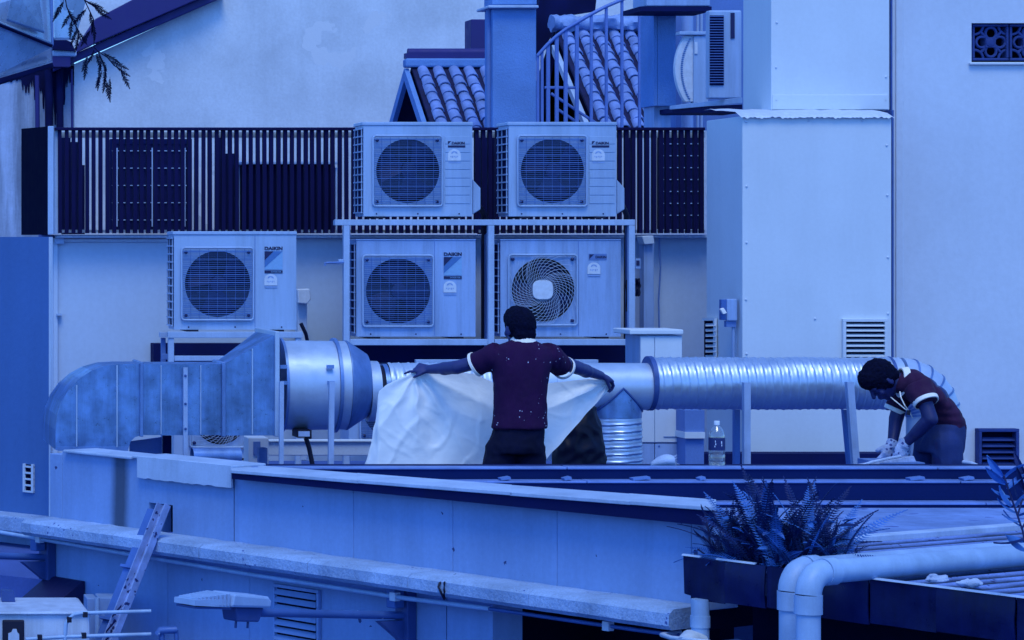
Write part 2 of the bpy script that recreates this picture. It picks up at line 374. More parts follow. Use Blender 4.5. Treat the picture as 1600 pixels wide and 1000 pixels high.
# ---- oblique front wall with coping and ledge
M['owallband'] = mat('front_wall_banded', (82, 125, 216), .75, var=.10, vs=1.4, streak=.12, ss=3.5, bump=.15, bs=30, grain=.04,
                   band=(tuple(WU), WU.dot(PW(188, 700)), .035, .06, .72))  # left panel copy with a dark soft-edged vertical band
fw = thing('front_wall', WZ(600, 0), 'long pale painted parapet wall below the workers, with dark coping and cement ledge', 'wall')
ztop = zd(1.238); zl = zd(1.61)
cols = [(78, 97, 'owall'), (97.6, 365, 'owallband'), (366.3, 552, 'owall'), (552.5, 707, 'owall'), (707.5, 870, 'owall'), (870.5, 1080, 'owall'), (1080.6, 1106, 'owall')]
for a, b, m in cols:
    if b <= 235 or a >= 270 or m != 'owallband':
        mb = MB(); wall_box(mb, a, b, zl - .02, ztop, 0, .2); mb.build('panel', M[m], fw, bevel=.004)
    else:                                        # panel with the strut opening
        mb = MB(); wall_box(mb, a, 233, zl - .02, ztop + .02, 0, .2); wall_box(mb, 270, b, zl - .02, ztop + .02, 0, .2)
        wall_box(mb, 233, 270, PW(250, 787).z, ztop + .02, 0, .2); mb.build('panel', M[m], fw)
        mb = MB(); wall_box(mb, 230, 273, zl - .02, PW(250, 780).z, -.16, .02); mb.build('opening_back', M['void'], fw)
# coping, right part: three lapped lengths over a dark fascia
def zc(px): return zd(1.212 - .055 * (px - 365) / 755)
for a, b in ((361, 560), (558, 800), (797, 985), (983, 1119)):
    mb = MB(); q = .0015 if a in (558, 983) else 0
    pts = [WZ(a, zc(a) + q, .10), WZ(b, zc(b) + q, .10), WZ(b, zc(b) + q, -.20), WZ(a, zc(a) + q, -.20)]
    mb.prism(pts, (0, 0, -.018)); mb.build('coping', M['coping'], fw, bevel=.003)
mb = MB(); a, b = 362, 1118
mb.prism([WZ(a, zc(a) - .020, .088), WZ(b, zc(b) - .020, .088), WZ(b, zc(b) - .085, .088), WZ(a, zc(a) - .05, .088)], -WN * .085); mb.build('fascia', M['fascia'], fw)
mb = MB(); mb.prism([WZ(1107, zc(1107) - .022, .094), WZ(1121, zc(1118) - .022, .094), WZ(1121, zc(1118) - .085, .094), WZ(1107, zc(1107) - .085, .094)], -WN * .03); mb.build('fascia_cap', M['beam'], fw)
# coping, left part: cement top and a bent flashing with a torn lower edge
mb = MB(); wall_box(mb, 98, 204, zd(1.222), zd(1.205), .03, .25); mb.build('coping', M['coping'], fw, bevel=.006)
mb = MB(); wall_box(mb, 206, 361, zd(1.214), zd(1.197), .025, .25); mb.build('coping', M['coping'], fw, bevel=.006)
mb = MB(); rnd = random.Random(3)
top = [WZ(p, zd(1.2), .03) for p in (214, 361)]; bot = [WZ(214 + 147 * i / 24, zd(1.315 + .008 * rnd.random()), .034) for i in range(24, -1, -1)]
mb.prism(top + bot, -WN * .012); mb.build('flashing', M['coping'], fw)
# ledge blocks, butted end to end
lb = [(82, 96), (96.6, 225), (225.6, 362), (362.8, 532), (532.7, 690), (690.8, 880), (880.6, 1100)]
for i, (a, b) in enumerate(lb):
    A, B = WZ(a, zl, 0), WZ(b, zl, 0); n = max(2, int((B - A).length / .07)); rings = []
    for k in range(n + 1):
        c = A.lerp(B, k / n); j = lambda s: (noise.noise(Vector((c.x * 9, c.y * 9, s))) * .010)
        rings.append([c + Vector((0, 0, j(1) * .6)), c + WN * (.20 + j(2)) + Vector((0, 0, -.004 + j(5) * .5)), c + WN * (.228 + j(2)) + Vector((0, 0, -.022)), c + WN * (.23 + j(3)) + Vector((0, 0, -.075)), c + WN * (.21 + j(3)) + Vector((0, 0, -.095)), c + Vector((0, 0, -.095))])
    MB().loft(rings).build('ledge_block', M['ledge'], fw, smooth=35)
# lower wall, with seams and the dark bay at the right
lc = [(78, 262), (262.6, 390), (390.5, 697), (698.6, 770)]
for a, b in lc:
    mb = MB(); wall_box(mb, a, b, 0, zl - .10, -.004, .2); mb.build('lower_panel', M['owall'], fw)
mb = MB(); wall_box(mb, 697, 698.5, 0, zl - .10, -.05, .1); mb.build('seam', M['void'], fw)
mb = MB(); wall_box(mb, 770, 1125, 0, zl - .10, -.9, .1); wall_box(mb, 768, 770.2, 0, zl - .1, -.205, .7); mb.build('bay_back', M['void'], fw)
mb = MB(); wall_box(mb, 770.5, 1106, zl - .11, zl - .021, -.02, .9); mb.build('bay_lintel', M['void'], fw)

# ---- dark side wall at the left edge
D0, D1 = P(77, 0, 18.5), P(-90, 0, 19.3)
def DZ(px, z, off=0):
    k = (px + 90) / 167; q = D1.lerp(D0, k); d = Vector((D0.y - D1.y, D1.x - D0.x, 0)).normalized()
    if d.y > 0: d = -d
    return Vector((q.x, q.y, z)) + d * off
sw = thing('side_wall', DZ(0, 0), 'darker blue wall filling the left edge, with a tiny slotted vent', 'wall')
ztl = P(70, 370, 18.55).z; zls = P(40, 803, 18.65).z
def dbox(mb, a, b, z0, z1, off, th):
    p, q = DZ(a, z0, off), DZ(b, z0, off); h = Vector((0, 0, z1 - z0)); d = (DZ(0, 0, 1) - DZ(0, 0, 0))
    return mb.prism([p, q, q + h, p + h], -d * th)
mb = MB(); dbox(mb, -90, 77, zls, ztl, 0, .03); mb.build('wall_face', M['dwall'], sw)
mb = MB(); dbox(mb, 76.5, 79, zls, ztl - .002, .001, .02); mb.build('corner_strip', M['lwall'], sw)
mb = MB(); dbox(mb, -90, 77, 0, zls - .11, -.003, .03); mb.build('lower_panel', M['owall'], sw)
mb = MB(); dbox(mb, -90, 80, zls - .105, zls - .0, .20, .22); mb.build('ledge_block', M['ledge'], sw, bevel=.01)
vt = MB(); zz = P(46, 747, 18.65).z
for i in range(5): dbox(vt, 39, 55, zz + .082 - .041 * i - .012, zz + .082 - .041 * i, .014, .014)
dbox(vt, 39, 42.2, zz - .09, zz + .0945, .0145, .0145); dbox(vt, 51.8, 55, zz - .09, zz + .0945, .0145, .0145)
v = vt.build('vent_frame', M['lwall'], sw); mb = MB(); dbox(mb, 41, 53, zz - .085, zz + .09, .003, .003); mb.build('vent_hole', M['void'], v)

# ---- stepped roof edge in front of the workers
re = thing('roof_edge', (wxY(15.2) + 2, 15.3, zd(2.3)), 'dark stepped metal roof edge running across behind the ferns', 'parapet')
x1 = 10.8
def edge(Y, ytop, ybot, depth, ttop, lip):
    zt = P(0, ytop, Y).z; zb = P(0, ybot, Y).z
    mb = MB(); mb.box(wxY(Y) + .12, x1, Y, Y + depth, zb - .02, zt - .012); mb.build('edge_beam', M['beam'], re)
    mb = MB(); x = wxY(Y) + .10; k = 0
    while x < x1:
        e = min(x1, x + 1.7 + .3 * (k % 2)); mb = MB(); mb.box(x, e - .004, Y - lip, Y + depth, zt - .0115, zt + .001 * (k % 2)); mb.build('edge_cap', ttop, re, bevel=.003); x = e; k += 1
edge(15.2, 730, 752, .10, M['beamtop'], .010)
edge(15.08, 751.5, 787, .115, M['beamtop'], .008)
edge(14.95, 785.5, 801, .125, M['beamtop'], .008)
mb = MB(); mb.box(wxY(15.55) + .2, x1, 15.301, 15.62, zd(2.3), zd(1.225)); mb.build('inner_shelf', M['fascia'], re)
rnd = random.Random(5)
for px, w_ in ((788, 8), (885, 6), (1000, 14), (1095, 5), (1430, 12), (1510, 9)):
    a = P(px, 750.6, 15.12); mb = MB(); mb.obox(a + Vector((0, 0, .012)), Vector((w_ * .0034, .006, .004)), Vector((0, .035, 0)), Vector((-.002, 0, .006))); mb.build('clip', M['framedk'], re)

# ---- pale flat roof and corrugated sheet, right foreground
TA = P(1067, 868, 12.2); TB = P(1600, 935, 10.73)
TU = Vector((TB.x - TA.x, TB.y - TA.y, 0)).normalized(); TN = Vector((TU.y, -TU.x, 0))
if TN.dot(-Vector((TA.x, TA.y, 0))) < 0: TN = -TN
TB2 = TA + TU * 2.6
zr = zd(1.335); zf_ = zd(1.405)
mb = MB(); q = [Vector((wxY(15.0) + .14, 15.0, zf_)), Vector((wxY(12.7) + .16, 12.75, zf_)), Vector((10.8, 12.75, zf_)), Vector((10.8, 15.0, zf_))]
mb.prism(q, (0, 0, -.1)); tag(mb.build('flat_roof', M['flatroof']), kind='structure')
LAM = .12
M['corr'] = mat('corrugated_sheet_striped', (70, 106, 204), .65, .1, var=.25, vs=4, grain=.2, spots=((25, 35, 100), 30, .2, .56), wave=(tuple(TU), TU.dot(TA - TU * .05), LAM, .85))  # sheet darkened in stripes along its valleys
CRD = -TN                                        # ribs run away from the gutter
mb = MB(); A = TA - TU * .05; L0, L1 = .31, 3.4; wid = 2.6; lam = LAM; n = int(wid / lam * 8 + .5); vs = []; fs = []
for i in range(n + 1):
    s = wid * i / n; h = .011 * math.sin(2 * math.pi * s / lam)
    # sheet stops at a line parallel to the roof edge
    p = A + TU * s
    for t in (L0 if s < .78 else .012, L1): r = p + CRD * t; vs.append(Vector((r.x, r.y, zd(1.372) + h)))
for i in range(n): fs.append((2 * i, 2 * i + 2, 2 * i + 3, 2 * i + 1))
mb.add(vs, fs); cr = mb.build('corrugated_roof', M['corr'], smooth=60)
tag(cr, 'weathered corrugated metal roof sheet between the dark gutter and pale flat roof', 'roof')
mb = MB()
a = TA - TU * .055 + CRD * .35; b = a + CRD * 3.3; a.z = b.z = zd(1.338)
mb.prism([a, b, b + Vector((0, 0, -.035)), a + Vector((0, 0, -.035))], (b - a).normalized().cross(Vector((0, 0, 1))) * -.07)
tag(mb.build('edge_flashing', M['coping'], bevel=.006), 'pale folded flashing strip along the far side of the corrugated sheet', 'flashing')

# ---- back wall with fence base, right-hand walls
bw = thing('rear_wall', P(300, 0, 22.2).xy.to_3d() + Vector((0, 0, zd(2.0))), 'pale rendered wall under the dark slatted fence, behind the air conditioners', 'wall')
mb = MB(); mb.pb(60, 372, 1125, 720, 22.2, .25); mb.build('wall_face', M['lwall'], bw)
mb = MB(); mb.pb(88, 367.5, 1125, 371.8, 22.08, .35); mb.build('wall_cap', M['frame'], bw, bevel=.005)
mb = MB(); mb.pb(86, 372.2, 100, 381, 22.14, .05); mb.build('clamp', M['frame'], bw); mb = MB(); mb.pb(88, 372.6, 270, 378, 22.17, .03); mb.build('trunking', M['pvcclean'], bw, bevel=.004)
mb = MB(); mb.pb(240, 537, 985, 567, 22.0, .195); mb.build('shaded_gap_board', M['fascia'], bw)  # dark board, shaded gap and dark-painted lower wall put into one colour
mb = MB(); mb.pb(84, 380, 90, 720, 22.17, .03); mb.build('corner_bead', M['lwall'], bw); mb = MB(); mb.pb(88, 490, 97, 493, 22.15, .04); mb.build('clip', M['frame'], bw)

rw = thing('right_wall', P(1500, 0, 20.8).xy.to_3d(), 'tall plain pale wall at the right with patterned vent blocks', 'wall')
Y = 20.8
mb = MB(); hx0, hx1, hy0, hy1 = 1518, 1660, 36, 97
for r in ((1380, -60, hx0, 900), (hx0, -60, hx1, hy0), (hx0, hy1, hx1, 900), (hx1, -60, 1760, 900)): mb.pb(*r, Y, .3)
mb.build('wall_face', M['rwall'], rw)
mb = MB(); mb.pb(hx0 - 2, hy0 - 2, hx1 + 2, hy1 + 2, Y + .301, .05); mb.build('vent_void', M['void'], rw)
mb = MB(); mb.pb(1516, 97.3, 1662, 101, Y - .03, .032); mb.build('sill', M['panel'], rw, bevel=.004)
mb = MB(); mb.pb(1400, -60, 1412, 900, Y - .012, .014); mb.build('render_strip', M['rwall'], rw, bevel=.006)
def breeze(cx):
    cy = 66; z0 = MB(); u = 28.5; d = .09; q = Y + .03
    for r in ((cx - u, cy - u, cx + u, cy - u + 4), (cx - u, cy + u - 4, cx + u, cy + u), (cx - u, cy - u + 4, cx - u + 4, cy + u - 4), (cx + u - 4, cy - u + 4, cx + u, cy + u - 4)): z0.pb(*r, q, d)
    o = z0.build('vent_block', M['block'], rw, bevel=.006)
    z = MB(); z.pp([(cx - 8, cy - 8), (cx + 8, cy - 8), (cx + 8, cy + 8), (cx - 8, cy + 8)], q + .004, d)
    z.lathe(P(cx, cy, q - .004), (0, 1, 0), [(0, .012), (.004, .03), (.02, .034)], 12, True)
    for sx, sy in ((1, 0), (-1, 0), (0, 1), (0, -1)):  # four petals
        pts = [P(cx + sx * (14 + 9 * math.cos(t)) + sy * 8.5 * math.sin(t), cy + sy * (14 + 9 * math.cos(t)) + sx * 8.5 * math.sin(t), q + .02) for t in [2 * math.pi * k / 14 for k in range(14)]]
        z.tube(pts, .011, 6, closed=True)
    for sx, sy in ((1, 1), (-1, 1), (1, -1), (-1, -1)):
        pts = [P(cx + sx * (26 - 14 * math.cos(t)), cy + sy * (26 - 14 * math.sin(t)), q + .02) for t in [math.pi / 2 * k / 6 for k in range(7)]]
        z.tube(pts, .010, 6); z.tube([P(cx + sx * 8, cy + sy * 8, q + .02), P(cx + sx * 17, cy + sy * 17, q + .02)], .012, 6)
    z.build('tracery', M['block'], o, smooth=50)
for cx in (1548, 1606.5): breeze(cx)
# louvred vent low on that wall
lv = thing('wall_vent', P(1561, 728, 20.5), 'dark square louvred vent low on the wall beside the stooping worker', 'vent')
mb = MB()
for r in ((1530, 670, 1593, 675), (1530, 734, 1593, 740), (1530, 675, 1534.5, 734), (1588, 675, 1593, 734)): mb.pb(*r, 20.72, .079)
mb.build('vent_frame', M['block'], lv, bevel=.004)
mb = MB(); mb.pb(1534, 674, 1589, 735, 20.792, .006); mb.build('vent_back', M['void'], lv)
for i in range(6):
    y = 683 + i * 9.6; mb = MB(); mb.prism([P(1535, y, 20.78), P(1588, y, 20.78), P(1588, y + 5.5, 20.735), P(1535, y + 5.5, 20.735)], (0, .004, -.004)); mb.build('slat', M['block'], lv)

# ---- boxed-out tower
tw = thing('boxed_shaft', P(1276, 0, 20.3).xy.to_3d() + Vector((0, 0, zd(2))), 'pale sheet-clad shaft stepping out of the right wall, mortar flashing on its shoulder', 'building')
mb = MB(); mb.pb(1205, -40, 1390, 172, 20.62, .62); mb.build('upper_box', M['panel'], tw, bevel=.006)
mb = MB(); mb.pb(1207.5, 148, 1388, 171, 20.612, .01); mb.build('skirting', M['panel'], tw, bevel=.003)
mb = MB(); mb.pb(1160, 181, 1393, 760, 20.0, .8); mb.build('lower_box', M['panel'], tw, bevel=.006)
mb = MB(); mb.pb(1391.5, -40, 1394.5, 172, 20.7, .12); mb.pb(1393.8, 172, 1396.5, 640, 20.5, .32); mb.build('joint', M['ring'], tw)
mb = MB(); rnd = random.Random(9); nx = 160; ny = 6; vs = []; fs = []
for i in range(nx + 1):
    for j in range(ny + 1):
        x = 1157 + (1396 - 1157) * i / nx; t = j / ny; Yj = 19.97 + .86 * t
        p = P(x, 181, 20.0); X = p.x
        zq = p.z + .012 + .075 * t ** .8 + .012 * noise.noise(Vector((X * 9, Yj * 9, 0)))
        if j == 0: zq = p.z - .014 - .012 * noise.noise(Vector((X * 40, 3, 1))) - .008 * noise.noise(Vector((X * 11, 3, 1)))
        vs.append(Vector((X, Yj, zq)))
for i in range(nx):
    for j in range(ny): a = i * (ny + 1) + j; fs.append((a, a + ny + 1, a + ny + 2, a + 1))
mb.add(vs, fs); mb.build('mortar_flashing', M['sticker'], tw, smooth=50)
for x, y in ((1166, 190), (1167, 291), (1167, 379), (1166, 468), (1167, 553), (1386, 227), (1387, 305), (1388, 402), (1388, 490), (1274, 498), (1264, 188), (1348, 188), (1214, 35), (1213, 105), (1213, 157), (1385, 120), (1384, 157)):
    Yq = 20.0 if y > 175 else 20.62
    mb = MB(); mb.lathe(P(x, y, Yq - .008), (0, 1, 0), [(0, .004), (.003, .008), (.009, .009)], 8, True); mb.build('screw', M['rwall'], tw)
def louvre(nm, x0, y0, x1_, y1, Y, n, parent, fr=.006, lab=None):
    mb = MB(); k = 5 if x1_ - x0 > 40 else 2.5
    for r in ((x0 - k, y0 - k, x1_ + k, y0), (x0 - k, y1, x1_ + k, y1 + k), (x0 - k, y0, x0, y1), (x1_, y0, x1_ + k, y1)): mb.pb(*r, Y - .03, .03)
    o = mb.build(nm, M['panel'], parent, bevel=.003)
    mb = MB(); mb.pb(x0, y0, x1_, y1, Y - .002, .002); mb.build('louvre_back', M['void'], o)
    h = (y1 - y0) / n
    for i in range(n):
        y = y0 + h * (i + .35); mb = MB(); mb.prism([P(x0, y, Y - .004), P(x1_, y, Y - .004), P(x1_, y + h * .5, Y - .032), P(x0, y + h * .5, Y - .032)], (0, .003, -.003)); mb.build('slat', M['panel'], o)
louvre('louvre', 1322.5, 503, 1383, 590, 20.0, 11, tw)
# side louvre and switch box on the shaft's left side
xs = P(1160, 0, 20.0).x
def SP(px, py, off=0.0):                         # point on the shaft's left side plane
    Yq = xs * F / (px - VX); Yq = (xs - off) * F / (px - VX); return P(px, py, Yq)
mb = MB(); q = [SP(1101.5, 500), SP(1120, 499), SP(1120, 600), SP(1101.5, 600)]
mb.prism(q, (-.006, 0, 0)); o = mb.build('side_louvre', M['void'], tw)
for i in range(8):
    y = 505 + i * 8.2; mb = MB(); mb.prism([SP(1103, y + .6, .006), SP(1118.6, y, .006), SP(1118.6, y + 4, .03), SP(1103, y + 4.4, .03)], (-.003, 0, -.002)); mb.build('slat', M['panel'], o)
mb = MB()
for r in ((1101, 497, 1120.5, 501), (1118.5, 501, 1120.5, 600)): mb.prism([SP(r[0], r[1], .006), SP(r[2], r[1], .006), SP(r[2], r[3], .006), SP(r[0], r[3], .006)], (-.02, 0, 0))
mb.build('louvre_rim', M['panel'], o)
sb = thing('switch_box', SP(1140, 512), 'small grey isolator switch box on the left side of the white shaft', 'switch box')
mb = MB(); mb.pb(1136, 467, 1152, 501, 20.05, .05); mb.build('enclosure', M['acbody2'], sb, bevel=.006)
mb = MB(); mb.pb(1127, 468, 1136.5, 500, 20.06, .05); mb.build('cover', M['armgrey'], sb, bevel=.004)
mb = MB(); mb.pp([(1125.5, 483), (1131, 481), (1136, 489), (1130.5, 491)], 20.02, .03); mb.build('lever', M['white'], sb, bevel=.002)
mb = MB(); mb.pb(1135, 501.5, 1150, 511, 20.07, .05); mb.build('gland', M['framedk'], sb)
mb = MB(); mb.tube([P(1146, 511, 20.09), P(1146, 640, 20.09)], .012, 8); mb.build('conduit', M['acbody2'], sb, smooth=60)
mb = MB(); mb.pb(1054, 709, 1394, 760, 19.7, .2); tag(mb.build('shadow_gap_kerb', M['fascia']), 'low kerb along the foot of the white shaft, coloured dark for the shadow gap', 'kerb')  # low box, the shadow gap at the shaft foot put into its colour
# ------------------------------------------------------------------ buildings behind the fence
bh = thing('rear_house', P(400, 0, 34).xy.to_3d(), 'big plastered house wall with a slanting maroon gable edge, at the back', 'building')
mb = MB(); mb.pp([(116, 430), (1110, 430), (1110, -60), (470, -60), (116, 100)], 34, .3); mb.build('gable_wall', M['plaster'], bh)
mb = MB(); mb.pp([(-60, 430), (116, 430), (116, 85), (-60, 140)], 34.06, .2); mb.build('stained_wall', M['plasterstain'], bh)
def line_band(p0, p1, w0, w1, Y, d, name, m):    # band along a slanting line
    mb = MB(); mb.pp([p0, p1, (p1[0] - w1 * .42, p1[1] - w1), (p0[0] - w0 * .0, p0[1] - w0)], Y, d); mb.build(name, M[m], bh, bevel=.01)
line_band((83, 112), (352, -6), 13, 12, 33.8, .25, 'barge_lower', 'purple')
line_band((150, 70), (345, -12), 3, 3, 33.9, .1, 'barge_strip', 'coping')
mb = MB(); mb.pp([(112, 86), (148, 68), (330, -10), (225, -10), (150, 29)], 33.7, .3); mb.build('barge_board', M['purple'], bh, bevel=.01)
mb = MB(); mb.pp([(82, 77), (118, 80), (112, 66), (96, 59), (82, 58)], 33.6, .3); mb.build('gutter_end', M['tarp'], bh)
mb = MB(); mb.pb(82, 78, 120, 88, 33.65, .3); mb.build('gutter', M['coping'], bh, bevel=.02)
mb = MB(); mb.pb(82, 88, 110, 104, 33.66, .3); mb.build('gutter_board', M['purple'], bh)
for x, r, y in ((58, .028, 118), (76, .05, 100), (93, .045, 103), (112, .014, 108)):
    mb = MB(); mb.tube([P(x, y, 33.9), P(x + 1, 240, 33.9)], r, 10); mb.build('drainpipe', M['tarp' if x in (76, 93) else 'purple'], bh, smooth=60)
# grime under the gutter: irregular tongues of moss standing off the wall
rnd = random.Random(21)
for i in range(24):
    x = 8 + i * 4.6; l = (12 + 85 * max(0, 1 - abs(x - 78) / 50)) * rnd.uniform(.45, 1.15); wd = rnd.uniform(3, 8); y0 = 124 - x * .27 if x < 82 else 103
    pts = []
    for k in range(7): pts.append((x - wd * (1 - k / 7) * rnd.uniform(.6, 1.2), y0 + l * k / 6))
    for k in range(6, -1, -1): pts.append((x + wd * (1 - k / 7) * rnd.uniform(.6, 1.2) + .3, y0 + l * k / 6))
    mb = MB(); mb.pp(pts, 34.045 - .0004 * i, .012); mb.build('moss_streak', M['tarp'], bh)
# canopy of bent metal sheets
cn = thing('metal_canopy', P(40, 120, 31.5), 'shiny bent sheet-metal canopy in the top left corner', 'canopy')
def sheet3(nm, pts, m='canopy'):
    mb = MB(); mb.prism([P(*p) for p in pts], (0, .05, -.02)); mb.build(nm, M[m], cn, bevel=.01)
sheet3('sheet', [(-40, -20, 31), (78, -20, 31.6), (82, 68, 31.6), (45, 55, 31.3), (-40, 18, 30.8)])
sheet3('sheet', [(-40, 24, 30.7), (82, 71, 31.55), (82, 96, 31.9), (-40, 132, 31.0)])
mb = MB(); mb.pp([(70, -40), (300, -40), (230, 5), (112, 95), (70, 95)], 34.6, .1); mb.build('upper_wall', M['plaster'], bh)
sheet3('sheet', [(84, -20, 31.7), (140, -20, 32.0), (118, 60, 32.0), (85, 60, 31.7)])
sheet3('seam', [(-40, 19, 30.66), (82, 69, 31.5), (82, 72, 31.5), (-40, 23, 30.66)], 'tarp')
sheet3('seam', [(77, -20, 31.5), (83, -20, 31.5), (84, 70, 31.5), (81, 70, 31.5)], 'framedk')
sheet3('sheet', [(20, -20, 30.9), (60, -20, 31.2), (70, 50, 31.4), (10, 30, 30.95)])
sheet3('rim', [(-40, 133, 30.9), (82, 97, 31.8), (84, 103, 31.8), (-40, 143, 30.9)], 'tarp')

# ---- tiled roofs
def barrel(L=.215, r0=.054, r1=.064):            # one clay tile, length along +Y (downhill), opening below
    mb = MB(); n = 6; vs = []
    for y, r in ((0, r0), (L, r1)):
        for rr in (r, r - .012):
            for k in range(n + 1): a = math.pi * k / n; vs.append(Vector((-math.cos(a) * rr, y, math.sin(a) * rr * .85)))
    m = n + 1; fs = []
    for k in range(n):
        fs += [(k, k + 1, 2 * m + k + 1, 2 * m + k), (m + k, 3 * m + k, 3 * m + k + 1, m + k + 1), (2 * m + k, 2 * m + k + 1, 3 * m + k + 1, 3 * m + k)]
    return mb.add(vs, fs)
TILE = barrel().mesh('tile', Vector((0, 0, 0))); TILE.materials.append(M['tile'])
TILE.polygons.foreach_set('use_smooth', [True] * len(TILE.polygons)); TILE.set_sharp_from_angle(angle=R(45))
def tiles(root, X0, ncol, sp, ridge, zrg, pitch, rows, rs, seed):
    rnd = random.Random(seed)
    for c in range(ncol):
        for r in range(rows):
            d = .05 + r * rs
            loc = Vector((X0 + c * sp + rnd.uniform(-.008, .008), ridge - d * math.cos(pitch), zrg - d * math.sin(pitch) + .012 * (r % 2) * 0))
            rot = Matrix.Rotation(math.pi + rnd.uniform(-.03, .03), 4, 'Z') @ Matrix.Rotation(-pitch + .07 + rnd.uniform(-.02, .02), 4, 'X')
            o = bpy.data.objects.new('tile', TILE); C.objects.link(o); o.parent = root
            m = Matrix.Translation(loc - ORG[root.name]) @ rot; o.matrix_local = m
def gable_roof(name, label, pxl, pxr, yr, Yr, pitch, depth, cols, sp, rows, seed):
    A = P(pxl, yr, Yr); B = P(pxr, yr, Yr)
    g = thing(name, Vector(((A.x + B.x) / 2, Yr, A.z - depth * math.sin(pitch))), label, 'roof')
    dn = Vector((0, -math.cos(pitch), -math.sin(pitch))); up = Vector((0, math.cos(pitch), -math.sin(pitch)))
    mb = MB(); mb.prism([A, B, B + dn * depth, A + dn * depth], (0, 0, -.04)); mb.build('front_slope', M['tiledk'], g)
    mb = MB(); mb.prism([A + Vector((0, .01, 0)), B + Vector((0, .01, 0)), B + up * depth, A + up * depth], (0, 0, -.04)); mb.build('rear_slope', M['tiledk'], g)
    tiles(g, A.x + .11, cols, sp, Yr, A.z, pitch, rows, .165, seed)
    return g, A, B, dn, up
pit = R(35)
g, A, B, dn, up = gable_roof('dormer_roof', 'small tiled gable roof beside the concrete pillar, left of it', 643, 800, 104, 30, pit, 1.35, 6, .163, 8, 3)
for v, nm in ((dn, 'barge_board'), (up, 'barge_board')):
    mb = MB(); a = A + Vector((-.03, 0, -.02)); mb.prism([a, a + v * 1.4, a + v * 1.4 + Vector((0, 0, -.13)), a + Vector((0, 0, -.13))], (-.05, 0, 0)); mb.build(nm, M['concrete'], g)
mb = MB(); mb.prism([A + Vector((.25, 0, -.1)), A + Vector((.25, 0, 0)) + dn * 1.3, A + Vector((.25, 0, 0)) + up * 1.3], (.03, 0, 0)); mb.build('gable_hole', M['void'], g)
mb = MB(); mb.pb(634, 91, 775, 105, 29.93, .16); mb.build('ridge_board', M['concrete'], g, bevel=.02)
mb = MB(); mb.pb(634, 83, 775, 91, 29.98, .1); mb.build('ridge_gap', M['purple'], g)
mb = MB(); mb.tube([P(637, 83, 30.03), P(775, 83, 30.03)], .05, 10); mb.build('ridge_roll', M['purple'], g, smooth=50)
mb = MB(); mb.pb(736, 30, 760, 86, 30.4, .3); tag(mb.build('chimney', M['purple'], bevel=.01), 'short maroon chimney stack behind the concrete pillar', 'chimney')
g, A, B, dn, up = gable_roof('main_tile_roof', 'large clay-tiled roof slope behind the stair railing', 866, 1050, 44, 31, pit, 2.1, 8, .172, 12, 4)
mb = MB(); a = A + Vector((-.03, -.2, -.2)); mb.prism([a, a + dn * 2.0, a + dn * 2.0 + Vector((0, 0, -.09)), a + Vector((0, 0, -.09))], (-.05, 0, 0)); mb.build('barge_board', M['coping'], g)
mb = MB(); mb.prism([A + Vector((.06, .1, -.05)), A + Vector((.06, 0, -.06)) + dn * 2.0, A + Vector((.06, 0, 0)) + up * 2.0 + Vector((0, 0, -.8)), A + Vector((.06, -1.6, -2.4))], (.03, 0, 0)); mb.build('gable_hole', M['void'], g)
me = MB(); n = 70; rings = []
for i in range(n + 1):
    c = A.lerp(B, i / n) + Vector((-.05, -.06, .05)); j = noise.noise(Vector((c.x * 5, 0, 2))) * .03
    rings.append([c + Vector((0, math.cos(t) * (.14 + j), math.sin(t) * (.09 + j))) * (1 + .35 * noise.noise(Vector((c.x * 8, math.cos(t) * 2, math.sin(t) * 2))) + .2 * noise.noise(Vector((c.x * 21, math.cos(t) * 4, 5)))) for t in [2 * math.pi * k / 16 for k in range(16)]])
me.loft(rings).build('ridge_mortar', M['mortar'], g, smooth=50)
mb = MB(); mb.pp([(838, 95), (866, 50), (874, 26), (930, 17), (934, -20), (850, -20), (838, 18)], 31.3, .2)
tag(mb.build('dark_tarpaulin', M['tarp']), 'dark tarpaulin bunched at the top of the tiled roof behind the railing', 'tarpaulin')
# far little roof peeping over the gable
g = thing('far_tile_roof', P(195, 30, 36), 'sliver of clay tiles peeping above the maroon gable edge', 'roof')
mb = MB(); mb.prism([P(168, -30, 36.4), P(260, -30, 36.4), P(250, 30, 35.6), P(160, 30, 35.6)], (0, .05, -.05)); mb.build('slope', M['tiledk'], g)
tiles(g, P(176, 0, 36.3).x, 4, .19, 36.35, P(0, -22, 36.35).z + .05, pit, 6, .14, 8)

# ---- concrete pillar, stair rail
pl = thing('concrete_pillar', P(800, 0, 28).xy.to_3d(), 'rough concrete pillar rising above the fan units', 'pillar')
mb = MB(); mb.pb(770, 13, 838, 420, 28, .34); mb.build('shaft', M['concrete'], pl, bevel=.01)
mb = MB(); mb.pb(763, 8, 842, 12.6, 27.92, .5); mb.build('cap', M['coping'], pl, bevel=.01)
mb = MB(); mb.pb(769, -30, 839, 7.6, 28.01, .34); mb.build('shaft', M['concrete'], pl, bevel=.01)
mb = MB(); mb.tube([P(764, 14, 28.1), P(764, 420, 28.1)], .03, 8); mb.build('downpipe', M['framedk'], pl, smooth=50)
sr = thing('stair_railing', P(900, 200, 27), 'slanting steel stair railing with upright bars in front of tiles', 'railing')
rp = [(840, 87), (855, 70), (870, 56), (885, 45), (902, 35), (924, 22), (947, 10), (973, -1), (1003, -16)]
mb = MB(); mb.tube([P(x, y, 27 + .012 * abs(x - 930) * .1) for x, y in rp], .017, 8); mb.build('handrail', M['rail'], sr, smooth=60)
def rail_y(x):
    for (a, b), (c, d) in zip(rp, rp[1:]):
        if a <= x <= c: return b + (d - b) * (x - a) / (c - a)
    return -10
